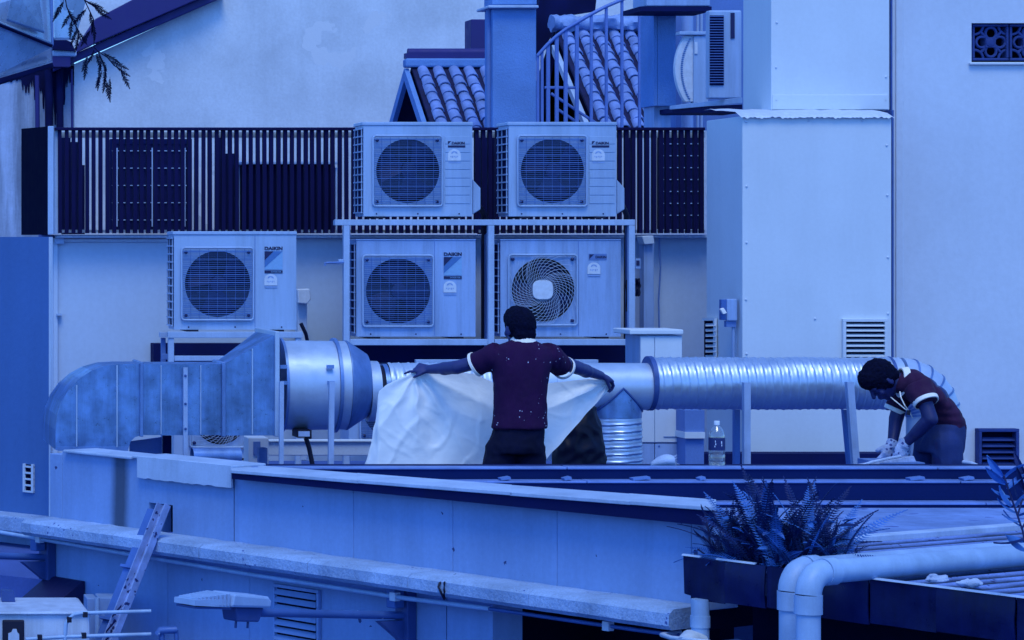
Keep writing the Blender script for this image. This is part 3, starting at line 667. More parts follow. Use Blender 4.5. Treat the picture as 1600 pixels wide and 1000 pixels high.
for x in (841, 847.5, 857, 870.5, 884.5, 902, 924.5, 948, 972.5, 1000):
    wd = 2.6 if 850 < x < 905 else 1.9
    mb = MB(); mb.pb(x - wd, rail_y(x), x + wd, 262, 27 + .0012 * abs(x - 930), .03); mb.build('baluster', M['rail'], sr)
for pts in ([(851, 137), (901, 137)], [(861, 146), (935, 195)], [(870, 170), (915, 200)]):
    mb = MB(); mb.tube([P(a, b, 27.1) for a, b in pts], .014, 6); mb.build('brace', M['rail'], sr)

# ---- air conditioners hung on brackets, top right
sb = thing('pipe_shaft', P(1038, 430, 24.6), 'narrow flat-faced service shaft left of the bracket-mounted units', 'shaft')
mb = MB(); mb.pb(1022, 20, 1027, 165, 24.5, .4); mb.pb(1027.6, 20, 1056, 165, 24.5, .4); mb.build('casing', M['concrete'], sb)
mb = MB(); mb.pb(1022, 165.6, 1048, 260, 24.6, .3); mb.build('casing_foot', M['acbody2'], sb)
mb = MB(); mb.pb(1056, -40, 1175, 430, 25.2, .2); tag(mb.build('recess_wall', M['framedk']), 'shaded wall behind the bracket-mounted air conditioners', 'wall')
for i, (x, r, m, lab) in enumerate(((1074, .052, 'acbody2', 'thick'), (1090, .012, 'frame', 'thin left'), (1096, .012, 'frame', 'thin right'))):
    mb = MB(); mb.tube([P(x, -20, 24.9), P(x, 430, 24.9)], r, 12); tag(mb.build('riser_pipe', M[m], smooth=60), {'thick': 'thick pale riser pipe below the bracket-mounted units', 'thin left': 'thin riser pipe just right of the thick one under the bracket', 'thin right': 'thin riser pipe nearest the white shaft under the bracket'}[lab], 'pipe')
bk = thing('upper_bracket', P(1056, 18, 24), 'cut-off unit tray jutting out at the top edge, right of the railing', 'bracket')
mb = MB(); mb.pb(1000, 10, 1112, 17.5, 24, .5); mb.build('tray', M['fascia'], bk); mb = MB(); mb.pb(1010, -30, 1110, 9.6, 24.02, .4); mb.build('unit_base', M['acbody2'], bk, bevel=.01)
bk = thing('wall_bracket', P(1104, 168, 23.5), 'steel bracket carrying the two small side-on air conditioners', 'bracket')
mb = MB(); mb.prism([P(1049, 165, 24.2), P(1160, 152, 22.9), P(1160, 161, 22.9), P(1049, 171, 24.2)], (0, .05, 0)); mb.build('rail', M['frame'], bk, bevel=.004)
mb = MB(); mb.prism([P(1050, 169, 24.25), P(1160, 163, 22.95), P(1160, 176, 22.95), P(1050, 176, 24.25)], (0, .5, 0)); mb.build('tray', M['fascia'], bk)
u = thing('side_unit', P(1083, 160, 24), 'small air conditioner seen edge-on with a bulging white guard', 'air conditioner')
mb = MB(); mb.pb(1084, 56, 1107, 162, 24, .1); mb.build('casing', M['acbody'], u, bevel=.01)
mb = MB(); mb.pb(1062, 49, 1106, 54.5, 23.98, .12); mb.build('lid', M['acbody'], u, bevel=.006)
mb = MB(); n = 20; pts = [(1083, 56)] + [(1083 - 28 * math.sin(math.pi * (.08 + .84 * k / n)) ** .6, 56 + 103 * k / n) for k in range(n + 1)] + [(1083, 159)]
mb.pp(pts, 24.02, .06); mb.build('guard', M['sticker'], u, bevel=.004)
mb = MB()
for k in range(30): y = 60 + k * 3.2; x = 1083 - 28 * math.sin(math.pi * (.08 + .84 * (y - 56) / 103)) ** .6; mb.pb(x + 9, y, x + 12, y + 1.4, 24.008, .02)
mb.build('guard_slots', M['framedk'], u)
mb = MB(); mb.pb(1085.5, 66, 1090, 84, 23.99, .02); mb.build('label', M['sticker'], u)
u = thing('corner_unit', P(1134, 158, 23.2), 'small air conditioner with a dark grille against the white shaft', 'air conditioner')
mb = MB(); mb.pb(1108, 16, 1159, 154, 23.2, .1); mb.build('casing', M['acbody'], u, bevel=.012)
mb = MB(); mb.pb(1109.5, 24, 1131, 133, 23.19, .012); gi = mb.build('grille', M['coil'], u)
mb = MB()
for k in range(26): mb.pb(1109, 25 + k * 4.15, 1131.5, 26 + k * 4.15, 23.178, .008)
mb.build('wires', M['acgrey'], gi)
mb = MB(); mb.pb(1142, 20, 1148, 60, 23.19, .012); mb.build('label', M['logo'], u)
# ---- hanging branch near the top left corner
br = thing('hanging_branch', P(125, -30, 26), 'leafy twigs hanging into the top left corner', 'branch')
def leafmesh(n=15, L=.19):
    mb = MB(); rq = random.Random(1); mb.tube([(0, 0, 0), (L, 0, -.02)], .0022, 4)
    for i in range(n):
        x = L * (.12 + .88 * i / n)
        for s in (-1, 1): k = math.sin(math.pi * (.15 + .83 * i / n)) * rq.uniform(.6, 1.15); mb.add([(x - .003, 0, -.01), (x, s * .014 * k, -.006), (x + .014, s * .030 * k, -.012), (x + .010, s * .014 * k, -.016), (x + .006, 0, -.012)], [(0, 1, 2, 3, 4)])
    return mb.mesh('leaf', Vector((0, 0, 0)), False)
LEAF = leafmesh(); LEAF.materials.append(M['leafdk'])
stems = [[(98, -30), (104, 10), (112, 30), (124, 50)], [(120, -30), (132, 0), (146, 30), (147, 74)], [(147, 74), (153, 80), (160, 95), (166, 118)], [(147, 78), (142, 90), (136, 100)], [(153, 80), (168, 90), (178, 102), (190, 110)], [(132, 0), (140, 5), (152, 14)]]
mb = MB()
for s_ in stems: mb.tube([P(x, y, 26) for x, y in s_], .0055, 5)
mb.build('stem', M['leafdk'], br)
rnd = random.Random(12)
spots_ = [(100, 0, -115), (93, 8, -110), (104, 12, -60), (112, 30, -95), (118, 40, -70), (124, 50, -100), (110, 20, -120), (124, 50, -60), (132, 2, -20), (140, 5, -30), (146, 10, -40), (140, 18, -80), (146, 28, -95), (146, 35, -85), (150, 16, -30), (136, 12, -130), (120, 45, -110), (142, 45, -120),
          (138, 86, -110), (136, 96, -100), (150, 82, -75), (153, 84, -60), (158, 95, -100), (166, 100, -95), (166, 118, -100), (172, 120, -88), (160, 110, -110), (170, 94, -25), (180, 104, -35), (188, 108, -65), (160, 82, -30), (155, 118, -95), (166, 125, -80), (148, 80, -120)]
for x, y, a in spots_:
    p = P(x, y, 26 + rnd.uniform(-.15, .15))
    m = Matrix.Translation(p - ORG[br.name]) @ Matrix.Rotation(-R(a), 4, 'Y') @ Matrix.Rotation(R(90) + rnd.uniform(-.6, .6), 4, 'X') @ Matrix.Scale(rnd.uniform(.75, 1.1), 4)
    o = bpy.data.objects.new('leaf', LEAF); C.objects.link(o); o.parent = br; o.matrix_local = m
# ------------------------------------------------------------------ slatted fence and what shows between the slats
fe = thing('slatted_fence', P(600, 366, 22.0), 'long dark upright-slat fence on top of the rear wall', 'fence')
slat = MB().pb(-2.95, 203.6, 2.95, 364.5, 22.0, .045); o0 = None
base = P(0, 364.5, 22.0)
sm = slat.mesh('slat', base); sm.materials.append(M['slat'])
rnd = random.Random(2)
for i in range(95):
    x = 93.5 + i * 10.68
    o = bpy.data.objects.new('slat', sm); C.objects.link(o); o.parent = fe
    o.location = P(x, 364.5, 22.0) - ORG[fe.name] + Vector((rnd.uniform(-.002, .002), rnd.uniform(-.003, .003), 0)); o.rotation_euler = (0, rnd.uniform(-.003, .003), rnd.uniform(-.06, .06))
mb = MB(); mb.pb(86, 199, 1102, 203.4, 21.98, .07); mb.build('top_rail', M['slat'], fe, bevel=.004)
mb = MB(); mb.pb(86, 359, 1102, 363.5, 22.06, .03); mb.build('bottom_rail', M['frame'], fe)
mb = MB(); mb.pb(86, 206.5, 1102, 215, 22.09, .03); mb.build('rear_rail', M['frame'], fe)
mb = MB(); mb.pb(75, 197, 84, 366, 21.97, .06); mb.build('end_post', M['frame'], fe, bevel=.004)
mb = MB(); mb.pb(84.4, 204, 91, 366, 22.02, .03); mb.build('end_strip', M['frame'], fe)
mb = MB(); mb.prism([P(34, 201, 23.1), P(75, 197.5, 21.98), P(75, 367, 21.98), P(34, 367, 23.1)], (0, .05, 0)); mb.build('end_panel', M['void'], fe)
mb = MB(); mb.pb(80, 204, 1112, 420, 24.2, .15); tag(mb.build('screen_wall', M['plaster']), 'pale wall glimpsed between the slats of the dark fence', 'wall')
mb = MB(); mb.prism([P(60, 366.8, 22.25), P(1112, 366.8, 22.25), P(1112, 371, 24.4), P(60, 371, 24.4)], (0, 0, -.1)); tag(mb.build('plant_deck', M['floor']), kind='structure')
def dark_unit(x0, y0, x1, y1, Y, label, vx, hstep):
    t = thing('condenser', P((x0 + x1) / 2, 366, Y), label, 'air conditioner')
    mb = MB(); mb.pb(x0, y0, x1, y1, Y, .3); mb.build('coil', M['coil'], t, bevel=.01)
    mb = MB()
    y = y0 + 18
    while y < y1 - 5: mb.pb(x0 + 3, y, x1 - 3, y + 1.4, Y - .012, .008); y += hstep
    for x in vx: mb.pb(x, y0 + 14, x + 1.8, y1 - 8, Y - .014, .008)
    mb.build('guard', M['frame'], t)
    mb = MB()
    for r in ((x0, y0, x0 + 5, y1), (x1 - 5, y0, x1, y1), (x0 + 5, y0, x1 - 5, y0 + 8)): mb.pb(*r, Y - .008, .008)
    mb.build('rim', M['fascia'], t)
dark_unit(172, 217, 300, 362, 23.2, 'dark condenser coil behind the left part of the slatted fence', (182, 237, 288), 27)
dark_unit(1034, 206, 1100, 358, 23.2, 'dark condenser coil behind the fence, right beside the white shaft', (1072,), 18.6)
t = thing('cabinet', P(453, 366, 23), 'black cabinet behind the fence left of the upper fan units', 'cabinet')
mb = MB(); mb.pb(383, 257, 524, 364, 23, .5); mb.build('casing', M['void'], t, bevel=.01)
mb = MB(); mb.pb(380, 252, 528, 256.5, 22.95, .5); mb.build('lid', M['frame'], t, bevel=.004)
mb = MB(); mb.pb(524.5, 262, 527, 364, 22.98, .04); mb.build('corner_post', M['frame'], t)
for i, (x, y0, r, m, lab) in enumerate(((103, 215, .04, 'tarp', 'dark upright pipe behind the fence nearest its left end'), (116, 222, .055, 'tarp', 'thick dark upright pipe second from the fence left end'), (127, 258, .03, 'tarp', 'short dark pipe third from the fence left end'), (360, 240, .045, 'tarp', 'dark pipe behind the fence left of the black cabinet'), (341, 206, .03, 'tarp', 'slim dark pipe behind the fence between coil and cabinet'), (372, 252, .03, 'frame', 'pale pipe standing against the left side of the black cabinet'),
     (757, 206, .06, 'tarp', 'dark pipe glimpsed between the two upper fan units'), (774, 206, .03, 'tarp', 'slim dark pipe left of the upper right fan unit'), (982, 206, .03, 'tarp', 'dark pipe behind the fence right of the upper fan units'), (1005, 206, .02, 'pvcclean', 'pale pipe behind the fence, second right of the upper fan units'), (1020, 206, .035, 'pvcclean', 'thicker pale pipe behind the fence beside the dark coil'))):
    mb = MB(); mb.tube([P(x, y0, 23.3), P(x, 366, 23.3)], r, 10); tag(mb.build('upright_pipe', M[m], smooth=60), lab, 'pipe')

# ------------------------------------------------------------------ air conditioners
def pq(px, py, Y): return P(px, py, Y)
def wires_h(mb, x0, y0, x1, y1, Y, step=3.05):
    y = y0 + 3; k = 0
    while y < y1 - 2:
        h = .62 if k % 4 else 1.15
        mb.pb(x0, y, x1, y + h, Y - (.004 if k % 4 == 0 else 0), .005); y += step; k += 1
def ac_unit(x0, y0, x1, y1, Y, g, style, label, split=None, logo=None, stick=None, lid=True, side=True, d=.32, ribs=None, cover=False, bm='acbody', group=None):
    gx0, gy0, gx1, gy1 = g; cx, cy = (gx0 + gx1) / 2, (gy0 + gy1) / 2; hx, hy = (gx1 - gx0) / 2 - 1, (gy1 - gy0) / 2 - 1; rr = .93
    t = thing('air_conditioner', P((x0 + x1) / 2, y1, Y), label, 'air conditioner', group)
    D = Vector((0, d, 0)); o = [P(x0, y1, Y), P(x1, y1, Y), P(x1, y0, Y), P(x0, y0, Y)]
    mb = MB(); n = 48; sq = []; ci = []
    for k in range(n):
        a = 2 * math.pi * k / n; c, s = math.cos(a), math.sin(a); q = 1 / max(abs(c), abs(s))
        sq.append(P(cx + c * q * hx, cy - s * q * hy, Y)); ci.append(P(cx + c * rr * hx, cy - s * rr * hy, Y))
    cor = [30, 42, 6, 18]                        # square corners: bottom left, bottom right, top right, top left
    vs = o + [p + D for p in o] + sq + ci; fs = [(7, 6, 5, 4), (0, 4, 5, 1), (1, 5, 6, 2), (2, 6, 7, 3), (3, 7, 4, 0)]
    for i in range(4): fs.append((i, (i + 1) % 4, 8 + cor[(i + 1) % 4], 8 + cor[i]))
    for k in range(n): fs.append((8 + k, 8 + (k + 1) % n, 8 + n + (k + 1) % n, 8 + n + k))
    mb.add(vs, fs); body = mb.build('casing', M[bm], t)
    mb = MB(); E = Vector((0, .15, 0)); mb.add(ci + [p + E for p in ci], [(k, (k + 1) % n, n + (k + 1) % n, n + k) for k in range(n)] + [tuple(range(n, 2 * n))]); mb.build('fan_shroud', M['dark'], t)
    mb = MB(); cc = P(cx, cy, Y + .09); ux = (P(cx + hx, cy, Y) - P(cx, cy, Y)).length
    for b in range(3):
        a0 = b * 2.094 + x0 * .1; pts = []
        for q in range(7): a = a0 + q * .2; pts.append(cc + Vector((math.cos(a) * ux * .86, .03 - q * .011, math.sin(a) * ux * .86)))
        for q in range(6, -1, -1): a = a0 - .3 + q * .22; pts.append(cc + Vector((math.cos(a) * ux * .22, .03 - q * .011, math.sin(a) * ux * .22)))
        for q in range(6): mb.add([pts[q], pts[q + 1], pts[12 - q], pts[13 - q]], [(0, 1, 2, 3)])
    mb.lathe(cc + Vector((0, -.05, 0)), (0, 1, 0), [(0, .02), (.01, ux * .22), (.07, ux * .24)], 16, True)
    mb.build('fan', M['fan'], t, smooth=40)
    mb = MB(); Yg = Y - .022
    if style == 'bars':
        wires_h(mb, gx0 + 2, gy0 + 2, gx1 - 2, gy1 - 2, Yg)
        for k in range(1, 8): x = gx0 + (gx1 - gx0) * k / 8; mb.pb(x - .22, gy0 + 2, x + .22, gy1 - 2, Yg + .006, .004)
        mb.build('fan_guard', M['acgrey'], t)
    else:
        sx = hx * .97; ns = 44; rad = lambda f: f
        for k in range(ns):
            a0 = 2 * math.pi * k / ns; pts = []
            for q in range(9):
                f = .30 + (.70 + .30 * (abs(math.sin(2 * a0)) if style == 'swirl' else 0)) * q / 8; a = a0 + 1.15 * (q / 8) ** .8
                px, py = cx + f * sx * math.cos(a), cy + f * sx * math.sin(a)
                px = min(max(px, gx0 + 2), gx1 - 2); py = min(max(py, gy0 + 2), gy1 - 2); pts.append(P(px, py, Yg))
            mb.tube(pts, .0017, 4)
        for f in (.32, .42, .52, .62, .72, .82, .90, .97): mb.tube([P(cx + f * sx * math.cos(a), cy + f * sx * math.sin(a), Yg + .004) for a in [2 * math.pi * k / 40 for k in range(40)]], .0014, 4, closed=True)
        mb.build('fan_guard', M['wirew'], t)
        mb = MB(); mb.pp([(cx + 16 * math.copysign(abs(math.cos(a)) ** .6, math.cos(a)), cy + 15 * math.copysign(abs(math.sin(a)) ** .6, math.sin(a))) for a in [2 * math.pi * k / 24 for k in range(24)]], Yg - .012, .015); mb.build('guard_cap', M['sticker'], t, bevel=.004)
    # guard frame with rounded corners and four studs
    mb = MB(); pts = []
    for qx, qy, a0 in ((gx1 - 5, gy0 + 5, -90), (gx1 - 5, gy1 - 5, 0), (gx0 + 5, gy1 - 5, 90), (gx0 + 5, gy0 + 5, 180)):
        for k in range(5): a = R(a0 + 22.5 * k); pts.append(P(qx + 5 * math.cos(a), qy + 5 * math.sin(a), Yg + .004))
    mb.tube(pts, .0075, 6, closed=True); mb.build('guard_frame', M['acbody'], t, smooth=60)
    for qx, qy in ((gx0 + 7, gy0 + 7), (gx1 - 7, gy0 + 7), (gx0 + 7, gy1 - 7), (gx1 - 7, gy1 - 7)):
        mb = MB(); mb.lathe(P(qx, qy, Yg - .004), (0, 1, 0), [(0, .006), (.004, .012), (.024, .012)], 8, True); mb.build('stud', M['fan'], t)
    if lid: mb = MB(); mb.pb(x0 - 2, y0 - 5.5, x1 + 1, y0 - .3, Y - .008, d + .02); mb.build('lid', M[bm], t, bevel=.004)
    else: mb = MB(); mb.pb(x0 - 1, y0 - 2.5, x1 + 1, y0 - .2, Y - .006, d + .012); mb.build('lid', M[bm], t, bevel=.004)
    if split:
        mb = MB(); mb.pb(split, y0 + 1, split + .9, y1 - 2, Y - .0012, .001); mb.build('panel_seam', M['framedk'], t)
    if side:                                     # coil showing through the square guard on the left side
        Xl = o[0].x; z0, z1 = P(0, y1 - 6, Y).z, P(0, y0 + 5, Y).z
        mb = MB(); mb.box(Xl - .003, Xl, Y + .03, Y + d - .02, z0, z1); mb.build('side_coil', M['coil'], t)
        mb = MB(); nb = 11
        for k in range(nb + 1): z = z0 + (z1 - z0) * k / nb; mb.box(Xl - .016, Xl - .004, Y + .02, Y + d - .005, z - .005, z + .005)
        for yy in (Y + .03, Y + d * .55, Y + d - .02): mb.box(Xl - .012, Xl - .006, yy - .006, yy + .006, z0, z1)
        mb.build('side_guard', M[bm], t)
    if ribs:
        y = ribs[1]
        while y < ribs[3] - 4: mb = MB(); mb.pb(ribs[0], y, ribs[2], y + 11.8, Y - .004, .0035); mb.build('rib_panel', M[bm], t, bevel=.0015); y += 13.3
    if cover: mb = MB(); mb.pp([(x1 + .5, y1 - 58), (x1 + 13, y1 - 44), (x1 + 13, y1 - 11), (x1 + .5, y1 - 3)], Y + .05, .16); mb.build('valve_cover', M[bm], t, bevel=.006)
    for k in range(3): mb = MB(); mb.lathe(P(x0 + (x1 - x0) * (.12 + .38 * k), y1 - 4, Y - .004), (0, 1, 0), [(0, .003), (.002, .006), (.005, .006)], 8, True); mb.build('screw', M['fan'], t)
    for k in (.1, .8): mb = MB(); mb.pb(x0 + (x1 - x0) * k, y1 + .1, x0 + (x1 - x0) * (k + .1), y1 + 3, Y - .02, d + .03); mb.build('foot', M['dark'], t)
    if logo: do_logo(t, logo, Y)
    if stick:
        sx, sy = stick; mb = MB(); pts = [(sx - 10, sy + 8), (sx + 10, sy + 8)] + [(sx + 10 * math.cos(a), sy - 1 - 9 * math.sin(a)) for a in [math.pi * k / 12 for k in range(13)]]
        mb.pp(pts, Y - .006, .0025); s_ = mb.build('energy_sticker', M['sticker'], t)
        mb = MB(); mb.pb(sx - 9, sy + 9.5, sx + 10, sy + 11.5, Y - .006, .003)
        for k in range(5): mb.pb(sx - 6 + k * 2.6, sy + .5, sx - 4.6 + k * 2.6, sy + 2.5 + (k % 2), Y - .0072, .001)
        mb.pp([(sx + 5 * math.cos(a), sy - 3 - 4 * math.sin(a)) for a in [math.pi * k / 8 for k in range(9)]] + [(sx - 3.5, sy - 3), (sx, sy - 5.5), (sx + 3.5, sy - 3)][::1], Y - .0072, .001)
        mb.build('sticker_print', M['stickerblue'], s_)
    return t
def put_text(t, body, cx, cy, wpx, hpx, Y, m, bold=.03):
    s = Y / F; vs, fs = text_mesh(body, wpx * s, hpx * s, bold); c = P(cx, cy, Y)
    MB().add([c + v for v in vs], fs).build('lettering', M[m], t, fix=False)
def do_logo(t, l, Y):
    k, x, y = l
    if k == 'A':
        put_text(t, 'DAIKIN', x + 14, y + 3, 28, 5.4, Y - .004, 'logo', .04)
        mb = MB(); mb.pb(x, y + 7.5, x + 28, y + 36, Y - .004, .0035); lg = mb.build('logo_plate', M['logolight'], t)
        mb = MB(); mb.pp([(x, y + 7.5), (x + 14, y + 7.5), (x, y + 22)], Y - .0065, .002); mb.build('logo_corner', M['logo'], lg)
        mb = MB(); mb.pp([(x + 14.3, y + 7.5), (x + 28, y + 7.5), (x, y + 33), (x, y + 22.4)], Y - .006, .0015); mb.build('logo_band', M['logomid'], lg)
        mb = MB(); mb.pb(x, y + 37.5, x + 28, y + 42, Y - .004, .0035); st = mb.build('model_strip', M['logo'], t)
        put_text(t, 'INVERTER', x + 18, y + 39.8, 16, 2.4, Y - .006, 'logolight', .0)
    elif k == 'B':
        mb = MB(); mb.pp([(x, y), (x + 5, y), (x, y + 5)], Y - .006, .003); mb.build('logo_mark', M['logo'], t)
        put_text(t, 'DAIKIN', x + 16, y + 3, 20, 4.2, Y - .0055, 'logo', .04)
        mb = MB(); mb.pb(x, y + 6.6, x + 27, y + 10, Y - .006, .003); mb.build('model_strip', M['logo'], t)
    else:
        mb = MB(); mb.pb(x, y, x + 28, y + 9.5, Y - .004, .0035); lg = mb.build('logo_plate', M['framedk'], t)
        mb = MB(); mb.pp([(x + 1, y + 1), (x + 8, y + 1), (x + 1, y + 8)], Y - .006, .002); mb.build('logo_mark', M['logo'], lg)
        put_text(t, 'DAIKIN', x + 19, y + 5, 17, 4, Y - .006, 'logo', .03)
YA = 21.0
ac_unit(568, 196, 738, 338, YA, (583, 212, 691, 322), 'bars', 'upper left of two fan units on the steel rack, in front of the fence', logo=('B', 700, 220.5), stick=(710, 243), cover=True, ribs=(695.5, 213, 735, 320))
ac_unit(795, 196, 963, 338, YA, (809, 212, 917, 322), 'bars', 'upper right of two fan units on the steel rack, in front of the fence', logo=('B', 925, 220.5), stick=(935, 243), cover=True, ribs=(921, 213, 960.5, 320))
ac_unit(272, 367, 463, 515, 20.6, (284, 387, 396, 500), 'bars', 'leftmost fan unit, standing alone on a low stand above the duct', split=398, logo=('A', 413.5, 385), stick=(423, 438))
ac_unit(557, 376, 743, 526, YA, (567, 399, 677, 510), 'bars', 'fan unit with large triangle logo on the lower rack shelf, behind the sheet', split=678.5, logo=('A', 693.5, 394), stick=(703, 449), lid=False, bm='acbody2')
ac_unit(782, 376, 970, 526, YA, (795, 398, 902, 508), 'swirl', 'fan unit with swirled wire guard and pale hub, above the man with the sheet', split=903.5, logo=('C', 920, 396.5), stick=(928, 420), lid=False, bm='acbody2')
ac_unit(272, 590, 404, 716, 19.8, (297, 596, 391, 699), 'swirl', 'unit on the roof floor hidden under the square duct, wire guard peeping out', lid=False, side=False)
ac_unit(545, 575, 700, 692, 19.8, (563, 590, 660, 688), 'bars', 'unit on the roof floor behind the cone, partly hidden by the sheet', lid=False, side=False)
# ---- steel rack
rk = thing('steel_rack', P(770, 0, 21.2).xy.to_3d() + Vector((0, 0, zd(2))), 'two-tier pale steel rack holding four fan units', 'rack')
def bar(root, x0, y0, x1, y1, Y, d, nm, m='frame'): mb = MB(); mb.pb(x0, y0, x1, y1, Y, d); mb.build(nm, M[m], root, bevel=.003)
for x, m in ((537, 'frame'), (763, 'frame'), (983, 'frame')): bar(rk, x, 352.3, x + 9.5, 800, 20.93, .05, 'upright', m)
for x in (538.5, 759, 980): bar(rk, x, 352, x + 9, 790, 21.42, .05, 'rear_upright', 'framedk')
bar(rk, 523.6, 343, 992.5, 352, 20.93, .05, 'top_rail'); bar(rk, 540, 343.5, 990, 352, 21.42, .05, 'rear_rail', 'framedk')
for x in (537.2, 763.2, 983.2): bar(rk, x, 343.8, x + 9.2, 351.5, 20.985, .43, 'cross_rail')
bar(rk, 546.8, 530, 762.5, 539.5, 20.94, .045, 'shelf_rail'); bar(rk, 773, 530, 982.7, 539.5, 20.94, .045, 'shelf_rail'); bar(rk, 993, 530, 1001, 538, 20.95, .04, 'shelf_rail')
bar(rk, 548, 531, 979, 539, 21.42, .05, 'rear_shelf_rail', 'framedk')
mb = MB(); mb.tube([P(537, 410, 20.9), P(512, 410.5, 20.85), P(508, 411, 20.85), P(507.5, 415, 20.85)], .008, 8); mb.build('hook', M['framedk'], rk, smooth=60)
bar(rk, 529, 405, 537, 413, 20.92, .04, 'hook_plate', 'lampgrey')
bar(rk, 650, 562, 935, 567.5, 20.6, .05, 'low_rail')
# ---- stand of the single unit
sd = thing('unit_stand', P(360, 0, 20.7).xy.to_3d() + Vector((0, 0, zd(2))), 'low steel stand under the leftmost fan unit', 'stand')
bar(sd, 262.5, 518.5, 473, 528, 20.55, .05, 'front_rail'); bar(sd, 250, 519, 262, 527, 20.9, .05, 'rear_rail')
for x in (263, 462): bar(sd, x, 528.4, x + 9, 790, 20.56, .04, 'leg')
bar(sd, 252, 528, 259, 780, 20.95, .04, 'rear_leg', 'framedk'); bar(sd, 272.3, 556, 461, 564, 20.57, .04, 'cross_rail'); bar(sd, 254, 553, 262, 562, 20.8, .05, 'bolt_plate', 'framedk')
# ---- trunking and white cabinet right of the rack
mb = MB(); mb.pb(465, 458, 480, 720, 21.9, .12); t = mb.build('pipe_cover', M['pvcclean'], bevel=.008); tag(t, 'pale pipe cover running down beside the leftmost fan unit', 'pipe cover')
mb = MB(); mb.pp([(465, 452), (484, 451), (486, 468), (480, 475), (466, 474)], 21.8, .12); mb.build('cap', M['sticker'], t, bevel=.008)
mb = MB(); mb.pb(1006, 377, 1022, 700, 21.9, .12); t = mb.build('trunking', M['acbody2'], bevel=.006); tag(t, 'tall pale pipe trunking on the wall right of the steel rack', 'pipe cover')
mb = MB(); mb.pp([(1003, 369), (1021, 368), (1023, 381), (1007, 382)], 21.85, .15); mb.build('cap', M['pvcclean'], t, bevel=.006)
mb = MB(); mb.pb(993, 404, 1001, 420, 21.0, .05); t = mb.build('socket_box', M['acbody2'], bevel=.003); tag(t, 'small switch box on the right upright of the rack', 'switch box'); mb = MB(); mb.pb(994.5, 407, 999.5, 415, 20.995, .004); mb.build('rocker', M['logo'], t)
for x0, x1_, y0, y1, lab in ((979, 985, 438, 486, 'dark cable bundle hanging just right of the swirled fan unit'), (993.5, 1000, 436, 462, 'dark cable bundle hanging outside the rack upright')):
    mb = MB(); rn = random.Random(int(x0))
    for k in range(4): mb.tube([P(x0 + (x1_ - x0) * (k + .5) / 4 + rn.uniform(-1, 1), y0 + (y1 - y0) * q / 5, 21.05 + rn.uniform(0, .06)) for q in range(6)], .009, 6)
    tag(mb.build('cable_bundle', M['dark'], smooth=60), lab, 'cables')
wc = thing('white_cabinet', P(1035, 716, 19.2), 'upright white equipment cabinet behind the ribbed duct', 'cabinet')
mb = MB(); mb.pb(1000, 524, 1066, 692, 19.2, .35); mb.build('body', M['acbody'], wc, bevel=.005)
mb = MB(); mb.pb(984, 515, 1068, 522.6, 19.17, .40); mb.build('lid', M['panel'], wc, bevel=.006)
mb = MB(); mb.pb(1001, 527, 1022.5, 691, 19.193, .006); mb.build('narrow_panel', M['panel'], wc, bevel=.002); mb = MB(); mb.pb(1023.5, 527, 1065.5, 691, 19.193, .006); mb.build('wide_panel', M['panel'], wc, bevel=.002)
mb = MB(); mb.pb(1001, 693, 1022.5, 790, 19.2, .3); mb.pb(1023.5, 693, 1067, 790, 19.2, .3); mb.build('plinth', M['acbody2'], wc, bevel=.004)
mb = MB(); mb.pb(1037, 682, 1060, 683.3, 19.188, .004); mb.build('handle', M['framedk'], wc)
for x in (1030, 1060): mb = MB(); mb.lathe(P(x, 697, 19.195), (0, 1, 0), [(0, .003), (.002, .008), (.006, .008)], 8, True); mb.build('screw', M['framedk'], wc)
cr_ = thing('stacked_crate', P(1085, 728, 19.0), 'dark box with a pale band beside the white cabinet', 'box')
mb = MB(); mb.pb(1070, 641, 1101, 675, 19.0, .3); mb.build('upper', M['framedk'], cr_); mb = MB(); mb.pb(1070, 675.3, 1101.5, 685, 18.98, .32); mb.build('band', M['panel'], cr_); mb = MB(); mb.pb(1071, 685.3, 1100, 790, 19.01, .3); mb.build('lower', M['framedk'], cr_)

# lagged refrigerant pipes and loose cables behind the units
for i, (pts, r, m, lab) in enumerate((([(748, 322, 21.15), (756, 334, 21.3), (757, 360, 21.4), (756, 380, 21.9), (756, 540, 22.0)], .022, 'dark', 'black lagged pipe dropping behind the rack between the left and right units'),
        ([(973, 322, 21.15), (979, 336, 21.3), (980, 362, 21.6), (979, 450, 22.0), (979, 540, 22.0)], .022, 'dark', 'black lagged pipe dropping from the upper right unit'),
        ([(470, 505, 20.9), (478, 522, 20.9), (486, 560, 21.2), (484, 700, 21.5)], .014, 'dark', 'thin black hose sagging beside the leftmost fan unit'),
        ([(1030, 372, 22.1), (1032, 420, 22.12), (1029, 470, 22.1), (1031, 560, 22.12), (1030, 700, 22.1)], .007, 'framedk', 'thin cable down the wall beside the pale trunking'))):
    mb = MB(); mb.tube([P(*q) for q in pts], r, 8); tag(mb.build('lagged_pipe' if r > .01 else 'wall_cable', M[m], smooth=60), lab, 'pipe' if r > .01 else 'cable')
